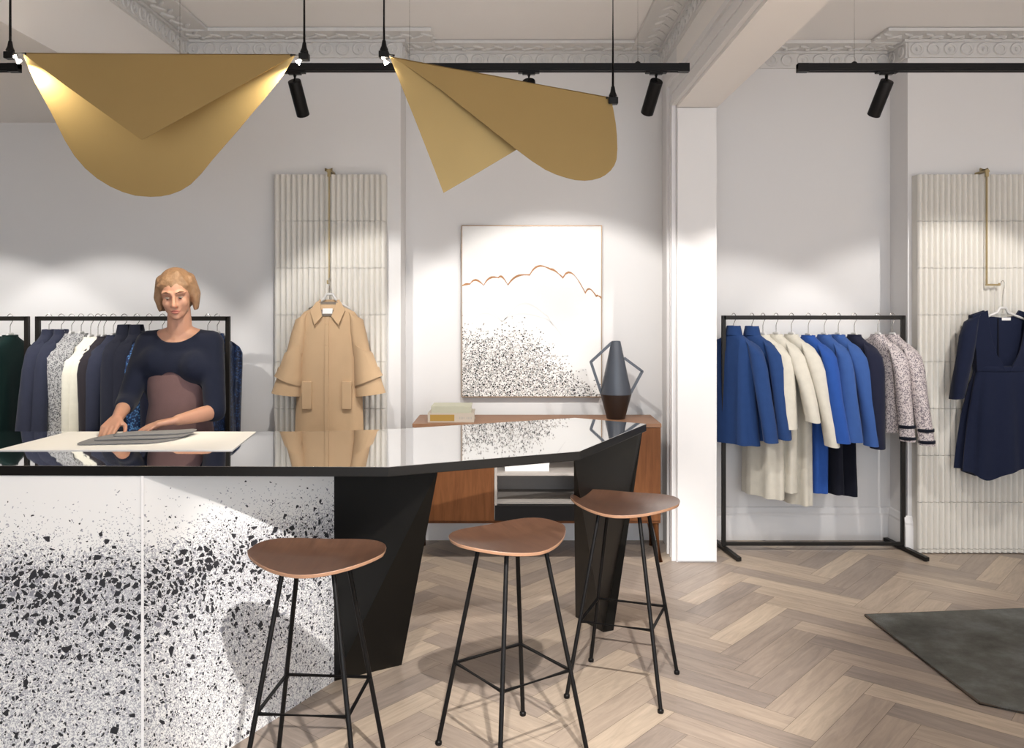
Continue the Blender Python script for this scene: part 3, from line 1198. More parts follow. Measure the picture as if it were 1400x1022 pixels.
def brass_rail(label, x, z0, z1, arm):
    y = 5.528
    r = thing('hanging_rail', label, 'hanging rail', (x, y, z1))
    b = B()
    h = z1 - z0
    bar(b, (0, 0, -h), (0, 0, 0.0), 0.013, 0.008)
    obj('upright', b, M['brass_dark'], r, bevel=0.001)
    b = B()
    box(b, -0.016, 0.016, -0.006, 0.115, 0.0, 0.012)
    box(b, -0.010, 0.010, -0.008, 0.006, -0.03, 0.018)
    tube(b, [(-0.03, 0.02, 0.018), (0.016, 0.02, 0.018)], 0.012, n=12)
    obj('top_hook', b, M['brass_dark'], r, bevel=0.001)
    b = B()
    if arm:
        bar(b, (-0.006, 0, -h), (arm, 0, -h), 0.012, 0.012)
        bar(b, (arm - 0.006, 0, -h), (arm - 0.006, 0, -h + 0.012), 0.010, 0.010)
    else:
        bar(b, (0, 0.004, -h), (0, -0.045, -h), 0.010, 0.012)
        bar(b, (0, -0.045, -h), (0, -0.045, -h + 0.018), 0.010, 0.010)
    obj('arm', b, M['brass_dark'], r, bevel=0.001)
    return r


brass_rail('slim brass rail hooked over the panel behind the camel coat', (450 - 700) / F * 5.528, 1.715, 2.415, 0)
brass_rail('angled brass rail hooked over the panel behind the navy dress', (1349 - 700) / F * 5.528, 1.705, 2.415, 0.085)


# ------------------------------------------------------------------ garments
def ring_pts(cx, cy, z, hw, hd, n=36, p=2.4, fold=0.0, fk=9, ph=0.0, zf=None):
    out = []
    for k in range(n):
        a = 2 * PI * k / n
        e = 2 / p
        x = hw * math.copysign(abs(math.cos(a)) ** e, math.cos(a))
        y = hd * math.copysign(abs(math.sin(a)) ** e, math.sin(a))
        f = 1 + fold * math.sin(fk * a + ph) * (0.6 + 0.4 * math.sin(2.3 * a + ph * 1.7))
        zz = z + (zf(a) if zf else 0)
        out.append((cx + x * (1 + (f - 1) * 0.25), cy + y * f, zz))
    return out


def body_rings(rows, n=36, ph=0.0, fk=9):
    """rows of (z, halfwidth, halfdepth, foldamp)"""
    return [ring_pts(r[4] if len(r) > 4 else 0, 0, r[0], r[1], r[2], n=n, fold=r[3], ph=ph, fk=fk) for r in rows]


def sleeve(bm, s, pts, n=18, ph=0.0):
    """s = side; pts rows of (x, y, z, rx, ry)"""
    rings = []
    for i, (x, y, z, rx, ry) in enumerate(pts):
        rr = []
        # tilt rings with the sleeve direction
        j0, j1 = max(0, i - 1), min(len(pts) - 1, i + 1)
        dx, dz = pts[j1][0] - pts[j0][0], pts[j1][2] - pts[j0][2]
        t = -math.atan2(dx, -dz) if dz != 0 else 0
        t = max(-0.9, min(0.9, t)) * 0.7
        for k in range(n):
            a = 2 * PI * k / n
            f = 1 + 0.10 * math.sin(3 * a + ph + i * 1.1) * (0 if i == 0 else 1)
            ex, ey = rx * math.cos(a) * f, ry * math.sin(a) * f
            rr.append((s * (x + ex * math.cos(t)), y + ey, z + ex * math.sin(-t) * -1))
        rings.append(rr)
    # turn the cuff inwards so that it reads as an opening
    last = rings[-1]
    c = Vector((sum(p[0] for p in last) / n, sum(p[1] for p in last) / n, sum(p[2] for p in last) / n))
    rings.append([tuple(c + (Vector(p) - c) * 0.86) for p in last])
    rings.append([tuple(c + (Vector(p) - c) * 0.8 + Vector((0, 0, 0.03))) for p in last])
    return loft(bm, rings, True, True)


def collar_band(bm, rx, ry, z0, z1, spread=0.9, n=28, gap=0.35):
    """stand collar: an open band leaving a gap at the front (-y)"""
    a0 = -PI / 2 + gap
    a1 = 3 * PI / 2 - gap
    out = []
    for (f, z, t) in ((1.0, z0, 0), (spread, z1, 0), (spread - 0.07, z1, 1), (0.93, z0, 1)):
        out.append([(rx * f * math.cos(a0 + (a1 - a0) * k / n), ry * f * math.sin(a0 + (a1 - a0) * k / n),
                     z) for k in range(n + 1)])
    vr = [[bm.verts.new(p) for p in r] for r in out]
    m = len(vr)
    for i in range(m):
        a, b_ = vr[i], vr[(i + 1) % m]
        for k in range(n):
            bm.faces.new((a[k], a[k + 1], b_[k + 1], b_[k]))
    bm.faces.new([vr[i][0] for i in range(m)])
    bm.faces.new([vr[i][n] for i in range(m)][::-1])


def hanger_at(label, loc, rz, bar_z, group, width=0.135, hook_up=0.10):
    """coat hanger; local origin = centre of its shoulders; the hook runs up to the rail"""
    r = thing('coat_hanger', label, 'hanger', loc, rz, group)
    b = B()
    pts = [(-width, 0, -0.068), (-width * 0.6, 0, -0.040), (-0.035, 0, -0.008), (-0.018, 0, 0.022), (0.018, 0, 0.022), (0.035, 0, -0.008), (width * 0.6, 0, -0.040), (width, 0, -0.068)]
    tube(b, pts, [0.006, 0.007, 0.009, 0.009, 0.009, 0.009, 0.007, 0.006], n=8)
    obj('shoulder_bar', b, M['hanger'], r)
    b = B()
    top = bar_z - loc[2]
    hr = 0.019
    q = [(0, 0, -0.01), (0, 0, top * 0.55), (0, -0.006, top - 0.045), (0, -0.016, top - 0.03)]
    for k in range(9):
        a = PI + 0.45 - (PI + 0.75) * k / 8
        q.append((0, hr * math.cos(a), top - 0.004 + hr * math.sin(a)))
    tube(b, q, 0.0022, n=8)
    obj('hook', b, M['steel'], r)
    return r


def garment(name, label, cat, group, loc, rz, m, length, kind='jacket', sl=0.6, near=0.08, hem=0.20, thick=0.055, seed=0, lower=None, trimm=None):
    """hanging garment on a rail. local x = shoulder line, -x is the end nearest the shop"""
    r = thing(name, label, cat, loc, rz, group)
    rn = random.Random(seed)
    ph = rn.uniform(0, 6)
    hw = 0.178
    b = B()
    rows = [(0.010, 0.044, 0.032, 0), (-0.006, 0.056, 0.038, 0), (-0.026, 0.092, 0.042, 0), (-0.048, 0.130, 0.044, 0.0), (-0.076, hw - 0.022, 0.046, 0.01),
            (-0.12, hw - 0.008, thick, 0.04), (-0.22, hw - 0.006, thick * 1.08, 0.06), (-0.36, hw - 0.012, thick * 1.12, 0.18)]
    zz = -0.36
    steps = max(2, int((length - 0.36) / 0.12))
    for i in range(1, steps + 1):
        t = i / steps
        rows.append((zz + (-length - zz) * t, (hw - 0.012) + (hem - hw + 0.012) * t, thick * (1.12 + 0.25 * t), 0.18 + 0.14 * t))
    rings = body_rings(rows, ph=ph, fk=7)
    last = rings[-1]
    rings.append([(x * 0.93, y * 0.85, z + 0.004) for x, y, z in last])
    loft(b, rings)
    obj('body', b, m, r, smooth=75)
    for s in (-1, 1):
        b = B()
        e = near if s < 0 else -0.015
        dy = rn.uniform(-0.03, 0.03)
        pts = [(hw - 0.050, 0, -0.050, 0.022, 0.030), (hw - 0.020, 0, -0.074, 0.040, 0.044), (hw + 0.004, 0, -0.115, 0.046, 0.050), (hw + 0.018 + e * 0.15, dy * 0.3, -0.20, 0.048, 0.053),
               (hw + 0.022 + e * 0.45, dy * 0.7, -0.06 - sl * 0.52, 0.046, 0.050), (hw + 0.022 + e * 0.8, dy, -0.06 - sl * 0.8, 0.045, 0.048),
               (hw + 0.022 + e, dy, -0.06 - sl, 0.044, 0.047)]
        sleeve(b, s, pts, ph=ph + s)
        so = obj('sleeve', b, m, r, smooth=75)
        if trimm:
            for zo in (0.015, 0.085):
                b = B()
                t = 1 - zo / sl
                x = hw + 0.022 + e * (1 - zo / sl * 0.8)
                z = -0.06 - sl + zo
                rg = []
                for q in (-0.008, -0.006, 0.010, 0.012):
                    gr = 0.0025 if abs(q) < 0.011 and q > -0.007 else -0.001
                    rg.append([(s * (x + (0.0455 + gr) * math.cos(2 * PI * k / 20)), dy + (0.049 + gr) * math.sin(2 * PI * k / 20), z + q) for k in range(20)])
                loft(b, rg)
                obj('cuff_trim', b, trimm, so, smooth=60)
    if kind == 'jacket':
        b = B()
        collar_band(b, 0.062, 0.047, -0.010, 0.050, spread=0.78, gap=0.5)
        obj('collar', b, m, r, smooth=60, bevel=0.002)
    elif kind == 'notch':
        b = B()
        collar_band(b, 0.058, 0.044, -0.016, 0.026, spread=0.84, gap=0.55)
        obj('collar', b, m, r, smooth=60, bevel=0.002)
        b = B()
        for s in (-1, 1):
            hexa(b, [(s * 0.028, -0.052, 0.0), (s * 0.075, -0.058, -0.03), (s * 0.062, -0.064, -0.10), (s * 0.008, -0.068, -0.26)],
                 [(s * 0.028, -0.060, 0.0), (s * 0.075, -0.066, -0.03), (s * 0.062, -0.074, -0.10), (s * 0.008, -0.078, -0.26)])
        obj('lapel', b, m, r, smooth=30)
    else:
        b = B()
        collar_band(b, 0.054, 0.040, -0.012, 0.012, spread=0.92, gap=0.02)
        obj('neckband', b, m, r, smooth=60)
    if kind in ('jacket', 'notch'):
        b = B()
        for k in range(3):
            ellipsoid(b, (0.012, -thick * 1.2, -0.30 - 0.11 * k), (0.010, 0.006, 0.010), seg=8)
        obj('buttons', b, M['black_cloth'], r)
    if lower:
        b = B()
        mm, l2 = lower
        loft(b, body_rings([(-0.16, hw - 0.03, thick * 0.8, 0.03), (-length * 0.7, hw - 0.03, thick * 0.85, 0.1), (-(length + l2) / 2, hw - 0.02, thick, 0.16), (-l2 + 0.05, hw - 0.01, thick * 1.1, 0.2), (-l2, hw - 0.01, thick * 1.1, 0.2)], ph=ph, fk=6))
        obj('skirt', b, mm, r, smooth=75)
    return r


# ------------------------------------------------------------------ racks
def build_rack(label, loc):
    r = thing('clothing_rack', label, 'clothes rack', loc, 0, 'black clothes racks')
    hw, t, h = 0.578, 0.026, 1.51
    b = B()
    box(b, -hw, hw, -t / 2, t / 2, h - t, h)
    obj('top_rail', b, M['rackblack'], r, bevel=0.002)
    for s in (-1, 1):
        b = B()
        box(b, s * hw - t / 2, s * hw + t / 2, -t / 2, t / 2, 0.028, h)
        obj('post', b, M['rackblack'], r, bevel=0.002)
        b = B()
        k = math.tan(math.radians(8))
        p, q = Vector((s * hw + 0.24 * k, -0.26, 0.0165)), Vector((s * hw - 0.2 * k, 0.2, 0.0165))
        bar(b, p, q, 0.03, 0.024)
        ft = obj('foot', b, M['rackblack'], r, bevel=0.002)
        b = B()
        for c in (p, q):
            d = (q - p).normalized()
            cc = c + d * (0.02 if c is p else -0.02)
            lathe(b, [(0, 0), (0.012, 0), (0.012, 0.006), (0, 0.006)], n=12, c=(cc.x, cc.y, 0))
        obj('foot_pad', b, M['black'], ft)
    b = B()
    box(b, -hw, hw, -0.011, 0.011, 0.03, 0.052)
    obj('base_bar', b, M['rackblack'], r, bevel=0.002)
    return r


def hlabel(lab):
    t = lab.replace(',', '').replace('hanging ', '').replace(' with black cuff bands', '').replace(' with raised collar', '').replace('with a pale neck label ', '').split()
    return 'white hanger holding the ' + ' '.join(t[:12])


RY, LY = 5.655, 5.34
rack = build_rack('black metal clothes rack of blue, cream and tweed clothes beside the white pier', (1.941, RY, 0))
dup(rack, (-2.306, LY, 0), 0, 'black metal clothes rack of navy and white clothes behind the person', 'black clothes racks')
dup(rack, ((37 - 700) / F * LY - 0.578, LY, 0), 0, 'black metal clothes rack with dark green clothes at the left picture edge', 'black clothes racks')

GR = 'clothes on the right rack'
HR = 'hangers on the right rack'
# hook px, kind, name, category, label, material, length, sleeve, angle, flare, hem, shoulder z, extra
right = [
    (1003, 'jacket', 'blazer', 'jacket', 'deep blue jacket with raised collar, first on the right rack beside the pier', 'cobalt2', 0.70, 0.60, 36, 0.10, 0.20, 1.395, {}),
    (1028, 'jacket', 'blazer', 'jacket', 'deep blue jacket hanging second on the right rack, next to the cream coats', 'cobalt2', 0.67, 0.58, 33, 0.08, 0.19, 1.393, {}),
    (1043, 'round', 'wool_coat', 'coat', 'cream coat with the shortest sleeve, hanging next to the blue jackets', 'cream', 1.02, 0.50, 30, 0.05, 0.17, 1.375, {}),
    (1061, 'round', 'wool_coat', 'coat', 'cream coat hanging in the middle of the three cream coats', 'cream', 0.98, 0.45, 27, 0.12, 0.17, 1.378, {}),
    (1082, 'round', 'wool_coat', 'coat', 'cream coat with a long wide sleeve, hanging against the bright blue dress', 'cream', 1.06, 0.60, 25, 0.13, 0.17, 1.378, {}),
    (1105, 'round', 'long_sleeved_dress', 'dress', 'bright blue long sleeved dress hanging right of the cream coats', 'bright', 0.98, 0.57, 22, 0.12, 0.15, 1.372, {}),
    (1127, 'round', 'long_sleeved_dress', 'dress', 'mid blue top over a black skirt, beside the bright blue dress', 'denim', 0.58, 0.57, 20, 0.10, 0.17, 1.376, {'lower': ('black_cloth', 0.99)}),
    (1146, 'round', 'long_sleeved_dress', 'dress', 'mid blue top over a black skirt, hanging left of the plain navy jacket', 'denim', 0.58, 0.60, 19, 0.08, 0.17, 1.376, {'lower': ('black_cloth', 1.0)}),
    (1168, 'round', 'wool_jacket', 'jacket', 'plain dark navy jacket hanging left of the pink grey tweed', 'navy', 0.63, 0.62, 18, 0.05, 0.185, 1.376, {}),
    (1200, 'round', 'tweed_cardigan', 'jacket', 'pink grey tweed jacket with black cuff bands, next to the navy jacket', 'tweed', 0.60, 0.575, 17, 0.06, 0.165, 1.378, {'trimm': 'black_cloth'}),
    (1220, 'round', 'tweed_cardigan', 'jacket', 'pink grey tweed jacket with black cuff bands, last beside the fluted panel', 'tweed', 0.59, 0.59, 16, 0.10, 0.165, 1.376, {'trimm': 'black_cloth'}),
]
for i, (px, kind, nm, cat, lab, mk, ln, sl, an, fl_, hm, sz, ex) in enumerate(right):
    x = (px - 700) / F * RY
    rz = -PI / 2 + PI + math.radians(an)      # local -x points to the shop (-y), swung to the right
    ex = {k: ((M[v[0]], v[1]) if k == 'lower' else M[v]) for k, v in ex.items()}
    garment(nm, lab, cat, GR, (x, RY, sz), rz, M[mk], ln, kind, sl, fl_, hm, seed=i, thick=0.042 if mk != 'cobalt2' else 0.055, **ex)
    hanger_at(hlabel(lab), (x, RY, sz - 0.004), rz, 1.51, HR)

GL = 'clothes on the left rack'
HL = 'hangers on the left rack'
left = [
    (67, 'notch', 'wool_coat', 'coat', 'slate navy coat hanging first on the left rack next to its left post', 'slate', 0.95, 0.62, 2, 0.08, 0.20, 1.405, {}),
    (84, 'notch', 'wool_coat', 'coat', 'slate navy coat hanging left of the grey tweed clothes', 'slate', 0.95, 0.62, 0, 0.05, 0.20, 1.405, {}),
    (98, 'round', 'tweed_cardigan', 'jacket', 'grey salt and pepper tweed jacket next to the slate navy coats', 'greytweed', 0.9, 0.62, -2, 0.0, 0.17, 1.395, {}),
    (111, 'round', 'tweed_cardigan', 'jacket', 'grey salt and pepper tweed jacket next to the ivory tops', 'greytweed', 0.9, 0.62, -4, 0.0, 0.17, 1.395, {}),
    (124, 'round', 'knit_sweater', 'sweater', 'ivory white sweater hanging next to the grey tweed', 'ivory', 0.95, 0.66, -6, -0.01, 0.17, 1.375, {}),
    (134, 'round', 'knit_sweater', 'sweater', 'ivory white sweater hanging next to the charcoal dress', 'ivory', 0.95, 0.66, -8, -0.01, 0.17, 1.375, {}),
    (142, 'round', 'wool_dress', 'dress', 'thin charcoal dress hanging right of the ivory tops', 'char', 0.95, 0.6, -6, 0.0, 0.17, 1.378, {}),
    (155, 'round', 'wool_jacket', 'jacket', 'slate grey navy jacket hanging right of the charcoal dress', 'slate', 0.9, 0.62, -3, 0.02, 0.18, 1.385, {}),
    (170, 'jacket', 'wool_coat', 'coat', 'ink navy coat with raised collar, left of the sequined top', 'ink', 0.95, 0.62, 0, 0.05, 0.2, 1.41, {}),
    (187, 'jacket', 'wool_coat', 'coat', 'ink navy coat with raised collar, against the bright blue sequins', 'ink', 0.95, 0.62, -2, 0.04, 0.2, 1.41, {}),
    (204, 'round', 'sequined_top', 'top', 'bright blue sequined top hanging behind the shoulder of the person', 'sequin', 0.9, 0.6, -6, 0.0, 0.17, 1.40, {}),
    (222, 'round', 'wool_dress', 'dress', 'dark navy dress mostly hidden behind the person', 'navy', 0.95, 0.6, -4, 0.0, 0.18, 1.39, {}),
    (284, 'round', 'sequined_top', 'top', 'navy sequined top hanging at the right of the person', 'sequin_d', 0.95, 0.62, -12, 0.02, 0.18, 1.395, {}),
    (297, 'round', 'sequined_top', 'top', 'navy sequined top hanging last beside the right post of the left rack', 'sequin_d', 0.95, 0.64, -16, 0.0, 0.18, 1.395, {}),
]
for i, (px, kind, nm, cat, lab, mk, ln, sl, an, fl_, hm, sz, ex) in enumerate(left):
    x = (px - 700) / F * LY
    rz = PI / 2 + math.radians(an)
    garment(nm, lab, cat, GL, (x, LY, sz), rz, M[mk], ln, kind, sl, fl_, hm, seed=20 + i, thick=0.036 if mk != 'slate' else 0.05, **ex)
    hanger_at(hlabel(lab), (x, LY, sz - 0.004), rz, 1.51, HL)

far = [
    (14, 'round', 'draped_top', 'top', 'black green draped top with a pale neck label on the far left rack', 'darkgreen', 0.95, 0.55, -12, 0.04, 0.22, 1.385),
    (-6, 'round', 'crepe_blouse', 'blouse', 'bottle green blouse cut by the left picture edge', 'green', 0.8, 0.6, -10, 0.08, 0.2, 1.375),
]
for i, (px, kind, nm, cat, lab, mk, ln, sl, an, fl_, hm, sz) in enumerate(far):
    x = (px - 700) / F * LY
    rz = PI / 2 + math.radians(an)
    g = garment(nm, lab, cat, 'clothes on the far left rack', (x, LY, sz), rz, M[mk], ln, kind, sl, fl_, hm, seed=50 + i, thick=0.05)
    if i == 0:
        b = B()
        box(b, -0.035, 0.035, 0.046, 0.049, -0.055, -0.02)
        obj('neck_label', b, M['paper'], g)
    hanger_at(hlabel(lab), (x, LY, sz - 0.004), rz, 1.51, 'hangers on the far left rack')

# ------------------------------------------------------------------ camel coat
cx, cy, cz = (449.5 - 700) / F * 5.42, 5.435, 1.582
coat = thing('hanging_coat', 'camel wool coat with flared cuffs hanging on the fluted panel', 'coat', (cx, cy, cz))
px = 5.42 / F       # metres per photo pixel at the coat
b = B()
rows = [(0.0, 0.066, 0.040, 0), (-0.02, 0.10, 0.045, 0), (-0.045, 0.155, 0.050, 0), (-0.075, 0.178, 0.054, 0), (-0.12, 0.176, 0.060, 0.02), (-0.25, 0.178, 0.066, 0.04),
        (-0.42, 0.192, 0.070, 0.07), (-0.60, 0.202, 0.072, 0.09), (-0.80, 0.208, 0.074, 0.11), (-0.95, 0.212, 0.074, 0.12)]
rr = body_rings(rows, n=48, ph=1.0, fk=8)
rr.append([(x * 0.95, y * 0.85, z + 0.006) for x, y, z in rr[-1]])
loft(b, rr)
obj('body', b, M['camel'], coat, smooth=75)
for s in (-1, 1):
    b = B()
    sleeve(b, s, [(0.140, 0, -0.055, 0.03, 0.045), (0.165, 0, -0.085, 0.042, 0.056), (0.180, -0.005, -0.17, 0.048, 0.062), (0.206, -0.012, -0.30, 0.054, 0.066), (0.214, -0.015, -0.34, 0.056, 0.068)], n=24)
    so = obj('sleeve', b, M['camel'], coat, smooth=75)
    # flared, wrapped cuff: long layer under, short layer over
    b = B()
    n = 28
    def cuff(rows_):
        rg = []
        for (x, z, rx, ry, tilt) in rows_:
            rg.append([(s * (x + rx * math.cos(2 * PI * k / n)), -0.015 + ry * math.sin(2 * PI * k / n), z + tilt * rx * math.cos(2 * PI * k / n)) for k in range(n)])
        return rg
    rg = cuff([(0.212, -0.30, 0.057, 0.066, -0.1), (0.234, -0.42, 0.074, 0.072, 0.0), (0.258, -0.555, 0.094, 0.080, 0.12), (0.258, -0.555, 0.086, 0.073, 0.12), (0.25, -0.50, 0.075, 0.066, 0.1)])
    loft(b, rg)
    obj('cuff', b, M['camel'], so, smooth=60)
    b = B()
    rg = cuff([(0.212, -0.27, 0.060, 0.070, -0.55), (0.230, -0.37, 0.075, 0.080, -0.30), (0.246, -0.47, 0.088, 0.092, 0.38), (0.246, -0.47, 0.083, 0.086, 0.38), (0.236, -0.40, 0.074, 0.080, 0.2)])
    loft(b, rg)
    obj('cuff_overlay', b, M['camel'], so, smooth=60)
# collar: pointed, open at the throat
for s in (-1, 1):
    b = B()
    out = [(0.060, 0.030, 0.020), (0.078, -0.012, 0.008), (0.108, -0.045, -0.040), (0.074, -0.078, -0.128), (0.028, -0.070, -0.076), (0.046, -0.035, -0.015), (0.050, 0.0, 0.028)]
    hexa(b, [(s * x, y, z) for x, y, z in out], [(s * x, y - 0.010, z + 0.004) for x, y, z in out])
    obj('collar', b, M['camel'], coat, smooth=40, bevel=0.002)
b = B()
loft(b, [[(0.064 * math.cos(PI * k / 16), 0.036 * math.sin(PI * k / 16), z) for k in range(17)] + [(f * 0.064 * math.cos(PI * k / 16), f * 0.036 * math.sin(PI * k / 16), z) for k in range(16, -1, -1)] for z, f in ((-0.03, 0.9), (0.03, 0.9))])
obj('collar_stand', b, M['camel'], coat, smooth=60)
b = B()
hexa(b, [(-0.058, -0.020, 0.012), (0.058, -0.020, 0.012), (0.030, -0.058, -0.072), (-0.030, -0.058, -0.072)],
     [(-0.058, -0.024, 0.016), (0.058, -0.024, 0.016), (0.030, -0.064, -0.070), (-0.030, -0.064, -0.070)])
obj('lining', b, M['camel_lining'], coat)
b = B()
bx = [(-0.030, -0.040, -0.026), (0.030, -0.040, -0.026), (0.030, -0.053, -0.058), (-0.030, -0.053, -0.058)]
hexa(b, bx, [(x, y - 0.006, z + 0.002) for x, y, z in bx])
o = obj('neck_label', b, M['paper'], coat)
o['label'] = 'white neck label'
# front edge, flap seams and pockets
b = B()
zs = [-0.075, -0.12, -0.25, -0.42, -0.60, -0.80, -0.948]
ys = [0.056, 0.062, 0.069, 0.0735, 0.0755, 0.0775, 0.0775]
ln_ = [(0.012, -y - 0.008, z) for y, z in zip(ys, zs)]
for p, q in zip(ln_, ln_[1:]):
    hexa(b, [(p[0] - 0.024, p[1] + 0.012, p[2]), (p[0], p[1] + 0.012, p[2]), (p[0], p[1] - 0.001, p[2]), (p[0] - 0.024, p[1] - 0.0005, p[2])],
         [(q[0] - 0.024, q[1] + 0.012, q[2]), (q[0], q[1] + 0.012, q[2]), (q[0], q[1] - 0.001, q[2]), (q[0] - 0.024, q[1] - 0.0005, q[2])])
obj('placket', b, M['camel'], coat, smooth=30, bevel=0.002)
for s in (-1, 1):
    b = B()
    box(b, s * 0.122 - 0.030, s * 0.122 + 0.030, -0.082, -0.058, -0.64, -0.47)
    obj('pocket_welt', b, M['camel'], coat, bevel=0.004)
hanger_at('pale hanger holding the camel coat on its brass rail', (cx, cy + 0.012, cz + 0.042), 0, 1.73, None, width=0.13)

# ------------------------------------------------------------------ navy dress
dx_, dy_, dz_ = (1372 - 700) / F * 5.44, 5.445, 1.545
dress = thing('hanging_dress', 'navy dress with deep neckline and pleated skirt hanging on the fluted panel', 'dress', (dx_, dy_, dz_))
b = B()
NB = 72


def dressring(z, hw, hd, fold, zf=None):
    return ring_pts(0, 0, z, hw, hd, n=NB, p=2.3, fold=fold, fk=11, ph=0.6, zf=zf)


def asym(a):       # handkerchief hem: dips at the left third, rises to the right
    x = math.cos(a)
    return -0.055 * math.exp(-((x + 0.45) / 0.32) ** 2) + 0.05 * max(0, x) + 0.03 * max(0, -x - 0.75) * 4 * 0.25


rings = [dressring(-0.365, 0.178, 0.052, 0.0), dressring(-0.385, 0.182, 0.056, 0.05), dressring(-0.48, 0.205, 0.064, 0.22), dressring(-0.65, 0.235, 0.075, 0.36),
         dressring(-0.85, 0.258, 0.085, 0.42), dressring(-0.985, 0.268, 0.09, 0.45, asym)]
rings.append([(x * 0.94, y * 0.85, z + 0.006) for x, y, z in rings[-1]])
loft(b, rings)
obj('skirt', b, M['navy_dress'], dress, smooth=75)
b = B()
# bodice back half + sides (closed, thin), neckline left open at the front
def slab_outline(pts, y0, y1, bulge=0.0):
    hexa(b, [(x, y0 - bulge * (1 - (x / 0.2) ** 2), z) for x, z in pts], [(x, y1 - bulge * (1 - (x / 0.2) ** 2), z) for x, z in pts])
back = [(-0.175, -0.37), (0.175, -0.37), (0.180, -0.25), (0.205, -0.085), (0.20, -0.03), (0.11, 0.0), (0.085, -0.035), (0, -0.045), (-0.085, -0.035), (-0.11, 0.0), (-0.20, -0.03), (-0.205, -0.085), (-0.18, -0.25)]
slab_outline(back, 0.028, 0.012)
obj('bodice_back', b, M['navy_dress'], dress, smooth=50)
for s in (-1, 1):
    b = B()
    pn = [(0.012, -0.375), (0.178, -0.375), (0.182, -0.25), (0.205, -0.085), (0.20, -0.03), (0.118, 0.0), (0.112, -0.06), (0.105, -0.13), (0.090, -0.20), (0.068, -0.27), (0.035, -0.325)]
    f = lambda x: 0.052 * (1 - (x / 0.24) ** 2)
    hexa(b, [(s * x, -f(x) + 0.006, z) for x, z in pn], [(s * x, -f(x) - 0.008, z) for x, z in pn])
    # side gusset joining front and back
    hexa(b, [(s * x, 0.02, z) for x, z in pn[1:5]], [(s * (x - 0.004), -f(x), z) for x, z in pn[1:5]])
    obj('bodice_front', b, M['navy_dress'], dress, smooth=50, bevel=0.003)
    b = B()
    sleeve(b, s, [(0.168, -0.004, -0.03, 0.03, 0.036), (0.198, -0.004, -0.06, 0.042, 0.044), (0.222, -0.006, -0.15, 0.050, 0.050), (0.25, -0.010, -0.30, 0.050, 0.050), (0.278, -0.012, -0.45, 0.046, 0.047), (0.292, -0.012, -0.545, 0.044, 0.045)], n=24)
    obj('sleeve', b, M['navy_dress'], dress, smooth=75)
b = B()
loft(b, [dressring(-0.345, 0.176, 0.055, 0.0), dressring(-0.35, 0.180, 0.058, 0.0), dressring(-0.372, 0.182, 0.059, 0.0), dressring(-0.378, 0.178, 0.056, 0.0)])
obj('waistband', b, M['navy_dress'], dress, smooth=75)
b = B()
box(b, -0.002, 0.052, 0.007, 0.011, -0.062, -0.044)
o = obj('neck_label', b, M['paper'], dress)
o['label'] = 'white neck label'
b = B()
box(b, -0.030, -0.022, 0.005, 0.010, -0.33, -0.05)
obj('back_zip', b, M['black_cloth'], dress)
hanger_at('pale hanger holding the navy dress on its angled brass rail', (dx_, dy_ + 0.004, dz_ - 0.006), 0, 1.715, None, width=0.19)

# ------------------------------------------------------------------ artwork
ay = Z2 - 0.04
art = thing('framed_artwork', 'large pale artwork with copper ridge line and dark speckles above the sideboard', 'artwork', ((727 - 700) / F * 5.87, Z2 - 0.002, 1.534))
aw, ah = 0.47, 0.575
b = B()
box(b, -aw + 0.004, aw - 0.004, -0.034, 0.0, -ah + 0.004, ah - 0.004)
obj('canvas', b, M['art'], art)
b = B()
for (x0, x1, z0, z1) in ((-aw, aw, ah - 0.005, ah), (-aw, aw, -ah, -ah + 0.007), (-aw, -aw + 0.005, -ah + 0.007, ah - 0.005), (aw - 0.005, aw, -ah + 0.007, ah - 0.005)):
    box(b, x0, x1, -0.040, 0.0, z0, z1)
obj('frame', b, mat('bronze_frame', (0.30, 0.20, 0.12), rough=0.4, metal=0.6), art)


def a2(xz):
    """zoom-view artwork coordinates -> canvas x,z"""
    return (-aw + (xz[0] - 215) / (790 - 215) * 2 * aw, ah - (xz[1] - 88) / (790 - 88) * 2 * ah)


def ribbon(name, arcs, m, w):
    b = B()
    pts = []
    for (p, q, h) in arcs:
        for k in range(9):
            t = k / 8
            x = p[0] + (q[0] - p[0]) * t
            y = p[1] + (q[1] - p[1]) * t - h * math.sin(PI * t ** 0.8)
            pts.append((x, y))
    rn = random.Random(5)
    ww = [w * (0.6 + 0.9 * abs(math.sin(i * 0.37)) + 0.3 * rn.random()) for i in range(len(pts))]
    up, dn = [], []
    for (x, y), q in zip(pts, ww):
        up.append(a2((x, y - q)))
        dn.append(a2((x, y + q * 0.5)))
    for i in range(len(pts) - 1):
        if abs(up[i][0] - up[i + 1][0]) < 1e-5:
            continue
        hexa(b, [(up[i][0], -0.0342, up[i][1]), (up[i + 1][0], -0.0342, up[i + 1][1]), (dn[i + 1][0], -0.0342, dn[i + 1][1]), (dn[i][0], -0.0342, dn[i][1])],
             [(up[i][0], -0.0352, up[i][1]), (up[i + 1][0], -0.0352, up[i + 1][1]), (dn[i + 1][0], -0.0352, dn[i + 1][1]), (dn[i][0], -0.0352, dn[i][1])])
    obj(name, b, m, art)


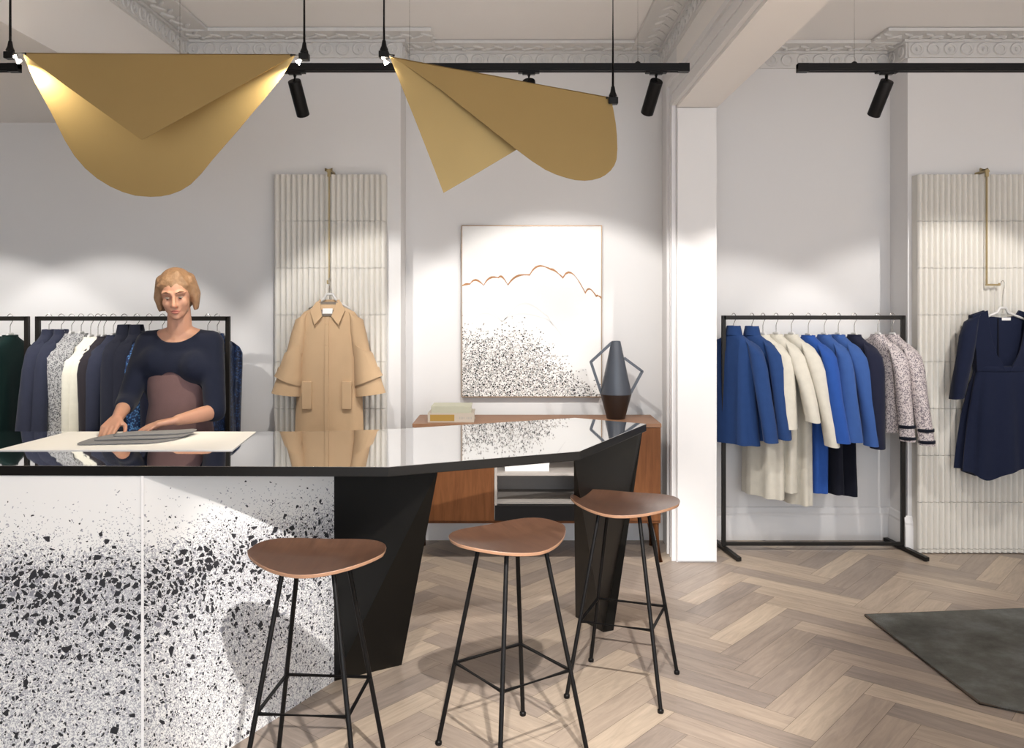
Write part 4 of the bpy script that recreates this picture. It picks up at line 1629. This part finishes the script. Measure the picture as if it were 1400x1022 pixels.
ribbon('copper_line', [((218, 335), (250, 328), 2), ((250, 328), (306, 333), 18), ((306, 333), (366, 302), 16), ((366, 302), (405, 332), 14), ((405, 332), (494, 291), 18),
                       ((494, 291), (580, 268), 26), ((580, 268), (630, 303), 6), ((630, 303), (722, 365), 44), ((722, 365), (766, 378), 22), ((766, 378), (788, 386), 5)], M['copper'], 3.6)
ribbon('grey_line', [((218, 405), (285, 425), 8), ((285, 425), (385, 485), 20), ((385, 485), (430, 430), 4), ((430, 430), (560, 455), 32), ((560, 455), (590, 500), 6)], M['faint'], 3.0)
ribbon('grey_line', [((270, 470), (380, 480), 26), ((380, 480), (560, 470), 26), ((560, 470), (640, 560), 10)], M['faint'], 2.5)

# ------------------------------------------------------------------ sideboard
sx0, sx1, sy0, sy1 = -0.610, 0.915, 5.37, 5.80
sb = thing('sideboard', 'low teak sideboard with open grey shelves between two wooden doors', 'sideboard', (0.15, 5.585, 0))
SO = Vector((0.15, 5.585, 0))
ZT, ZBm = 0.853, 0.240


def lb(b, x0, x1, y0, y1, z0, z1):
    box(b, x0 - SO.x, x1 - SO.x, y0 - SO.y, y1 - SO.y, z0, z1)


b = B()
lb(b, sx0, sx1, sy0, sy1, ZT - 0.024, ZT)
obj('top', b, M['teak_lit_top'], sb, bevel=0.002)
b = B()
lb(b, sx0 + 0.01, sx1 - 0.004, sy0 + 0.015, sy1, ZBm, ZBm + 0.022)
lb(b, sx0 + 0.01, sx0 + 0.03, sy0 + 0.015, sy1, ZBm + 0.022, ZT - 0.024)
lb(b, sx1 - 0.024, sx1 - 0.004, sy0 + 0.004, sy1, ZBm + 0.022, ZT - 0.024)
obj('carcass', b, M['teak'], sb, bevel=0.001)
d0, d1 = (676 - 700) / F * 5.375, (800 - 700) / F * 5.375
b = B()
lb(b, sx0 + 0.012, d0 - 0.002, sy0 + 0.002, sy0 + 0.022, ZBm + 0.018, ZT - 0.027)
obj('door', b, M['teak'], sb, bevel=0.0015)
b = B()
lb(b, d1 + 0.002, sx1 - 0.006, sy0 + 0.002, sy0 + 0.022, ZBm + 0.018, ZT - 0.027)
obj('door', b, M['teak'], sb, bevel=0.0015)
b = B()
lb(b, d0, d0 + 0.016, sy0 + 0.006, sy1 - 0.01, ZBm + 0.024, ZT - 0.026)
lb(b, d1 - 0.016, d1, sy0 + 0.006, sy1 - 0.01, ZBm + 0.024, ZT - 0.026)
lb(b, d0 + 0.016, d1 - 0.016, sy1 - 0.03, sy1 - 0.012, ZBm + 0.024, ZT - 0.026)
lb(b, d0 + 0.016, d1 - 0.016, sy0 + 0.03, sy1 - 0.03, 0.355, 0.368)
obj('shelf_unit', b, M['greymetal'], sb)
b = B()
lb(b, d0 + 0.016, d1 - 0.016, sy0 + 0.012, sy1 - 0.03, 0.532, 0.548)
obj('shelf', b, M['greymetal'], sb, bevel=0.001)
b = B()
lb(b, d0 + 0.003, d1 - 0.003, sy0 + 0.002, sy0 + 0.024, ZBm + 0.018, 0.352)
obj('drawer', b, M['darkgrey'], sb, bevel=0.001)
for sx, fx in ((sx0 + 0.06, -0.03), (sx1 - 0.03, 0.028)):
    for sy, fy in ((sy0 + 0.05, -0.025), (sy1 - 0.06, 0.025)):
        b = B()
        p, q = Vector((sx - SO.x, sy - SO.y, ZBm)), Vector((sx + fx - SO.x, sy + fy - SO.y, 0))
        tube(b, [p, q], [0.022, 0.014], n=14)
        obj('leg', b, M['teak'], sb)

# things on the sideboard
vx, vy = (842 - 700) / F * 5.6, 5.6
vase = thing('amphora_vase', 'slate grey angular vase with two bent handles standing on the sideboard', 'vase', (vx, vy, ZT))
k = 5.6 / F
b = B()
zw = 0.160
lathe(b, [(0.0, 0.0), (0.055, 0.0), (0.058, 0.003), (0.100, zw - 0.002)], n=48)
obj('lower_body', b, M['vase_b'], vase, smooth=30)
b = B()
lathe(b, [(0.100, zw - 0.002), (0.1005, zw + 0.001), (0.030, 0.492), (0.026, 0.496), (0.022, 0.492), (0.024, 0.46), (0.0, 0.40)], n=48)
obj('upper_body', b, M['vase'], vase, smooth=30)
for pts in ([(-0.026, 0, 0.485), (-0.160, 0, 0.362), (-0.094, 0, 0.165)], [(0.052, 0, 0.388), (0.168, 0, 0.302), (0.094, 0, 0.165)]):
    b = B()
    for p, q in zip(pts, pts[1:]):
        bar(b, p, q, 0.017, 0.017)
    c = pts[1]
    ellipsoid(b, c, (0.0088, 0.0088, 0.0088), seg=10)
    obj('handle', b, M['vase'], vase, smooth=20)


def book(label, x0, x1, y0, y1, z0, z1, cover, group, lab=None):
    r = thing('book', label, 'book', ((x0 + x1) / 2, (y0 + y1) / 2, z0), 0, group)
    hx, hy, h = (x1 - x0) / 2, (y1 - y0) / 2, z1 - z0
    t = 0.0035
    b = B()
    box(b, -hx, hx, -hy, hy, 0, t)
    box(b, -hx, hx, -hy, hy, h - t, h)
    box(b, -hx, hx, -hy, -hy + t, t, h - t)
    obj('cover', b, cover, r, bevel=0.001)
    b = B()
    box(b, -hx + 0.005, hx - 0.005, -hy + t, hy - 0.005, t, h - t)
    obj('pages', b, M['pages'], r)
    if lab:
        b = B()
        box(b, -hx + lab[0], -hx + lab[1], -hy - 0.0008, -hy + 0.001, h * 0.16, h * 0.84)
        o = obj('spine_label', b, M['gold'], r)
        o['label'] = 'ochre spine label'
        b = B()
        for i in range(9):
            if i != 4:
                xx = -hx + 0.195 + i * 0.009
                box(b, xx, xx + 0.005, -hy - 0.0006, -hy + 0.001, h * 0.35, h * 0.6)
        obj('spine_print', b, M['greymetal'], r)
    return r


BG = 'books on the sideboard'
book('taupe book with ochre spine label, under the sage book on the sideboard', -0.521, -0.235, 5.42, 5.64, ZT, ZT + 0.058, M['book_t'], BG, (0.015, 0.165))
book('thin pale sage book on top of the taupe book', -0.50, -0.252, 5.425, 5.63, ZT + 0.058, ZT + 0.099, M['book_g'], BG)
book('white book on the open shelf, lower of two', -0.045, 0.23, 5.44, 5.66, 0.548, 0.588, M['paper'], 'white books on the open shelf')
book('white book on the open shelf, upper of two', -0.043, 0.232, 5.442, 5.66, 0.588, 0.630, M['paper'], 'white books on the open shelf')

# ------------------------------------------------------------------ rug
rp = [(1.797, 4.465), (1.858, 3.487), (2.02, 3.385), (2.9, 2.92), (3.9, 3.3), (3.9, 4.69)]
rug = thing('rug', 'dark grey mottled rug with angled corners lying on the herringbone floor', 'rug', (2.8, 3.9, 0))
b = B()
prism(b, [(x - 2.8, y - 3.9) for x, y in rp], 0.0005, 0.011)
obj('pile', b, M['rug'], rug, bevel=0.003)
b = B()
cen = Vector((2.8, 3.9))
for (x0, y0), (x1, y1) in zip(rp, rp[1:] + rp[:1]):
    tube(b, [(x0 - 2.8, y0 - 3.9, 0.006), (x1 - 2.8, y1 - 3.9, 0.006)], 0.0062, n=8)
obj('binding', b, M['rugedge'], rug)

# ------------------------------------------------------------------ on the counter
sheet_o = B()
pts = [(-2.075, 3.53), (-1.125, 3.53), (-1.175, 4.03), (-2.035, 4.03)]
prism(sheet_o, pts, 1.0005, 1.0035)
o = obj('paper_sheet', sheet_o, M['paper'], None, smooth=20)
tag(o, 'large white sheet of paper lying flat on the black counter top', 'paper')
b = B()
n = 40
folds = []
for lay, (sc, z0) in enumerate(((1.0, 1.0045), (0.93, 1.012), (0.80, 1.019))):
    rg = []
    for z, f in ((z0, 0.97), (z0 + 0.0015, 1.0), (z0 + 0.005, 1.0), (z0 + 0.0065, 0.96)):
        rg.append([(-1.63 + lay * 0.03 + 0.19 * sc * f * math.copysign(abs(math.cos(2 * PI * k / n)) ** 0.5, math.cos(2 * PI * k / n)),
                    3.79 + 0.04 * lay + (0.135 - 0.035 * lay) * f * math.copysign(abs(math.sin(2 * PI * k / n)) ** 0.6, math.sin(2 * PI * k / n)) + 0.30 * 0.2 * math.cos(2 * PI * k / n),
                    z + 0.001 * math.sin(6 * PI * k / n)) for k in range(n)])
    loft(b, rg)
o = obj('folded_cloth', b, M['greycloth'], None, smooth=50)
tag(o, 'grey folded cloth lying on the white sheet under the hands of the person', 'cloth')

# ------------------------------------------------------------------ person
PX0, PY0 = -1.63, 4.30
per = thing('person', 'person in navy top standing behind the counter, hands on a grey cloth', 'person', (PX0, PY0, 0))
PO = Vector((PX0, PY0, 0))


def W_(x, y, Z):
    return P(x, y, Z) - PO


body = B()
# legs and torso
for s in (-1, 1):
    hip, knee, ank = Vector((s * 0.085, 0, 0.92)), Vector((s * 0.095, -0.01, 0.50)), Vector((s * 0.10, 0.02, 0.085))
    capsule(body, hip, 0.085, knee, 0.055)
    capsule(body, knee, 0.053, Vector((s * 0.097, 0.02, 0.36)), 0.052)
    capsule(body, Vector((s * 0.097, 0.02, 0.36)), 0.052, ank, 0.034)
    capsule(body, ank, 0.034, Vector((s * 0.11, -0.09, 0.045)), 0.032)
capsule(body, (0, 0, 0.95), 0.125, (0, 0.0, 1.10), 0.105)
ellipsoid(body, (0, 0.0, 1.26), (0.150, 0.100, 0.17))
shL, shR = W_(203, 468, 4.30), W_(289, 468, 4.30)
capsule(body, (0, 0.01, 1.36), 0.088, shL, 0.05)
capsule(body, (0, 0.01, 1.36), 0.088, shR, 0.05)
HC = W_(241, 404, 4.235)          # head centre
capsule(body, (0, 0.015, 1.42), 0.075, shL + Vector((0.03, 0.01, 0.01)), 0.045)
capsule(body, (0, 0.015, 1.42), 0.075, shR + Vector((-0.03, 0.01, 0.01)), 0.045)
capsule(body, (0, 0.01, 1.41), 0.062, (HC.x, HC.y + 0.035, HC.z - 0.06), 0.054)
elL, wrL = W_(176, 545, 4.20), W_(160, 572, 3.99)
elR, wrR = W_(294, 562, 4.16), W_(243, 574, 3.97)
for sh, el, wr in ((shL, elL, wrL), (shR, elR, wrR)):
    capsule(body, sh, 0.047, el, 0.038)
    mid = el + (wr - el) * 0.35
    capsule(body, el, 0.038, mid, 0.037)
    capsule(body, mid, 0.037, wr, 0.025)


def hand(bm, wrist, fwd, up, thumb_side, curl, spread=0.03):
    fwd = fwd.normalized()
    side = fwd.cross(up).normalized() * thumb_side      # towards the thumb
    up = side.cross(fwd).normalized() * thumb_side
    if up.z < 0:
        up = -up
    kn = wrist + fwd * 0.085
    for t in (-0.030, -0.010, 0.010, 0.030):
        capsule(bm, wrist + side * t * 0.6 + fwd * 0.01, 0.016, kn + side * t, 0.0125, seg=10)
    lens = (0.040, 0.046, 0.042, 0.034)
    for i, t in enumerate((0.032, 0.011, -0.011, -0.031)):
        p = kn + side * t - fwd * (0.0 if i < 3 else 0.008)
        d = (fwd + side * t * spread * 12).normalized()
        r = 0.0102 if i < 3 else 0.0090
        for sgm in range(3):
            an = curl * (0.5 + 0.55 * sgm) + 0.06 * i
            dd = (d * math.cos(an) - up * math.sin(an)).normalized()
            q = p + dd * lens[i] * (1.0, 0.68, 0.52)[sgm]
            capsule(bm, p, r, q, r * 0.9, seg=10)
            p, r = q, r * 0.9
    # thumb leaves the side of the palm near its base
    p = wrist + fwd * 0.025 + side * 0.022
    q = p + (fwd * 0.55 + side * 0.75 - up * 0.25).normalized() * 0.042
    capsule(bm, p, 0.0135, q, 0.011, seg=10)
    e = q + (fwd * 0.9 + side * 0.3 - up * 0.25).normalized() * 0.034
    capsule(bm, q, 0.0105, e, 0.0095, seg=10)
    e2 = e + (fwd * 1.0 + side * 0.0 - up * 0.25).normalized() * 0.024
    capsule(bm, e, 0.0095, e2, 0.008, seg=10)


hand(body, wrL, Vector((0.02, -0.75, -0.28)), Vector((0, 0, 1)), -1, 0.35)
hand(body, wrR, Vector((-0.80, -0.32, -0.12)), Vector((0, 0, 1)), 1, 0.30)
# head: local frame tilted down and slightly to the picture's left
HR_ = (Matrix.Rotation(math.radians(13), 3, 'Z') @ Matrix.Rotation(math.radians(14), 3, 'X') @ Matrix.Rotation(math.radians(-4), 3, 'Y'))


def H(x, y, z):
    return HC + HR_ @ Vector((x, y, z))


def he(c, r):
    ellipsoid(body, H(*c), r, rot=HR_, seg=20)


he((0, 0.012, 0.030), (0.072, 0.090, 0.085))
he((0, -0.018, -0.030), (0.061, 0.066, 0.072))
he((0, -0.040, -0.075), (0.040, 0.040, 0.030))       # chin / jaw
he((0, -0.066, -0.088), (0.020, 0.018, 0.016))
for s in (-1, 1):
    he((s * 0.034, -0.050, -0.022), (0.026, 0.026, 0.028))      # cheek
    he((s * 0.074, 0.012, -0.005), (0.009, 0.017, 0.029))       # ear
    capsule(body, H(s * 0.012, -0.077, 0.030), 0.010, H(s * 0.050, -0.062, 0.030), 0.009, seg=10)
capsule(body, H(0, -0.078, 0.020), 0.008, H(0, -0.101, -0.026), 0.0115, seg=10)
for s in (-1, 1):
    ellipsoid(body, H(s * 0.0105, -0.092, -0.029), (0.009,) * 3, seg=10)
capsule(body, H(-0.018, -0.078, -0.053), 0.006, H(0.018, -0.078, -0.053), 0.006, seg=8)
capsule(body, H(-0.014, -0.077, -0.064), 0.0065, H(0.014, -0.077, -0.064), 0.0065, seg=8)
bo = obj('body', body, M['skin'], per, smooth=180)
remesh(bo, 0.0042, 14)
for s in (-1, 1):
    b = B()
    ellipsoid(b, H(s * 0.030, -0.0735, 0.008), (0.0115, 0.0085, 0.0040), rot=HR_, seg=14)
    ey = obj('eye', b, M['eye_w'], per)
    b = B()
    ellipsoid(b, H(s * 0.029, -0.0795, 0.0055), (0.0050, 0.003, 0.0036), rot=HR_, seg=12)
    obj('iris', b, M['iris'], ey)
    b = B()
    tube(b, [H(s * 0.013, -0.086, 0.031), H(s * 0.030, -0.080, 0.0365), H(s * 0.050, -0.066, 0.032)], [0.0028, 0.0035, 0.0018], n=8)
    obj('eyebrow', b, M['brow'], per)
b = B()
for z, r in ((-0.0545, 0.0052), (-0.0635, 0.0058)):
    tube(b, [H(-0.023, -0.074, -0.0585), H(-0.010, -0.0835, z), H(0, -0.0845, z - 0.001), H(0.010, -0.0835, z), H(0.023, -0.074, -0.0585)], [0.002, r * 0.8, r * 0.9, r * 0.8, 0.002], n=8)
obj('lips', b, M['lip'], per)
# hair: short layered bob with side-swept fringe
b = B()
rn = random.Random(11)


def hseg(p, r0, q, r1):
    capsule(b, H(*p), r0, H(*q), r1, seg=10)


ellipsoid(b, H(0, 0.026, 0.046), (0.084, 0.096, 0.088), rot=HR_, seg=20)
ellipsoid(b, H(0, 0.050, -0.01), (0.080, 0.070, 0.085), rot=HR_, seg=18)
for i in range(15):
    t = i / 14
    a = -0.35 + (PI + 0.7) * t
    x0, y0 = 0.070 * math.cos(a), 0.030 + 0.075 * math.sin(a)
    x1, y1 = 0.090 * math.cos(a), 0.032 + 0.090 * math.sin(a)
    hseg((x0, y0, 0.075), 0.022, (x1, y1, -0.005 + rn.uniform(-0.01, 0.01)), 0.020)
    hseg((x1, y1, -0.005), 0.020, (x1 * 0.95, y1, -0.070 + rn.uniform(-0.015, 0.012)), 0.011)
for i in range(7):
    x = -0.012 + 0.0
    e = -0.072 + i * 0.022
    hseg((0.020, -0.030, 0.118), 0.014, (e, -0.066 + abs(e) * 0.45, 0.060 + 0.012 * math.sin(i)), 0.010)
hr = obj('hair', b, M['hair'], per, smooth=180)
remesh(hr, 0.006, 9)

# navy batwing top, one surface: shoulders, chest, sleeves
b = B()
capsule(b, (0, 0.012, 1.38), 0.106, shL + Vector((0, 0, -0.004)), 0.064)
capsule(b, (0, 0.012, 1.38), 0.106, shR + Vector((0, 0, -0.004)), 0.064)
ellipsoid(b, (0, 0.0, 1.285), (0.178, 0.122, 0.120), seg=20)
ellipsoid(b, (-0.06, 0.025, 1.20), (0.125, 0.105, 0.14), seg=16)
ellipsoid(b, (0.07, 0.025, 1.20), (0.120, 0.105, 0.14), seg=16)
for sh, el, wr, t in ((shL, elL, wrL, 0.40), (shR, elR, wrR, 0.08)):
    capsule(b, sh, 0.062, el, 0.053)
    cf = el + (wr - el) * t
    capsule(b, el, 0.053, cf, 0.047)
    md = sh + (el - sh) * 0.45
    capsule(b, md, 0.060, Vector((md.x * 0.55, md.y, md.z + 0.03)), 0.085)
# neckline: cut the top surface away around the neck
tp = obj('navy_top', b, M['navyknit'], per, smooth=180)
remesh(tp, 0.009, 22)
ctb = B()
ellipsoid(ctb, (0.0, -0.035, 1.495), (0.118, 0.12, 0.095), rot=Matrix.Rotation(0.25, 3, 'X'), seg=24)
ellipsoid(ctb, (0.0, -0.098, 1.00), (0.115, 0.09, 0.27), rot=Matrix.Rotation(0.0, 3, 'X'), seg=24)
# apply the neckline cut straight to the mesh data so that no helper object stays in the scene
cme = bpy.data.meshes.new('cut')
ctb.to_mesh(cme)
ctb.free()
cob = bpy.data.objects.new('cut', cme)
COL.objects.link(cob)
cob.parent = per
bm_ = tp.modifiers.new('neckline', 'BOOLEAN')
bm_.operation = 'DIFFERENCE'
bm_.object = cob
bm_.solver = 'FAST'
bpy.context.view_layer.update()
dg = bpy.context.evaluated_depsgraph_get()
newme = bpy.data.meshes.new_from_object(tp.evaluated_get(dg))
tp.modifiers.clear()
tp.data = newme
for p_ in newme.polygons:
    p_.use_smooth = True
bpy.data.objects.remove(cob, do_unlink=True)
bpy.data.meshes.remove(cme)

# mauve dress under the top
b = B()
loft(b, [ring_pts(0, 0.0, z, hw, hd, n=40, p=2.2, fold=f, fk=7) for z, hw, hd, f in
         ((1.34, 0.148, 0.100, 0), (1.24, 0.160, 0.113, 0), (1.10, 0.140, 0.118, 0), (0.98, 0.160, 0.132, 0.01), (0.85, 0.178, 0.140, 0.04), (0.60, 0.195, 0.155, 0.10), (0.48, 0.205, 0.165, 0.13))])
obj('mauve_dress', b, M['mauve'], per, smooth=75)
for s in (-1, 1):
    b = B()
    c = Vector((s * 0.105, -0.045, 0))
    n = 24
    rg = []
    for z, sx_, sy_ in ((0.0, 0.040, 0.115), (0.012, 0.042, 0.118), (0.03, 0.042, 0.115), (0.06, 0.038, 0.095), (0.085, 0.036, 0.06)):
        rg.append([(c.x + sx_ * math.cos(2 * PI * k / n), c.y + 0.02 + (0.03 if z > 0.05 else 0) + sy_ * math.sin(2 * PI * k / n), z) for k in range(n)])
    loft(b, rg)
    obj('shoe', b, M['shoe'], per, smooth=50)
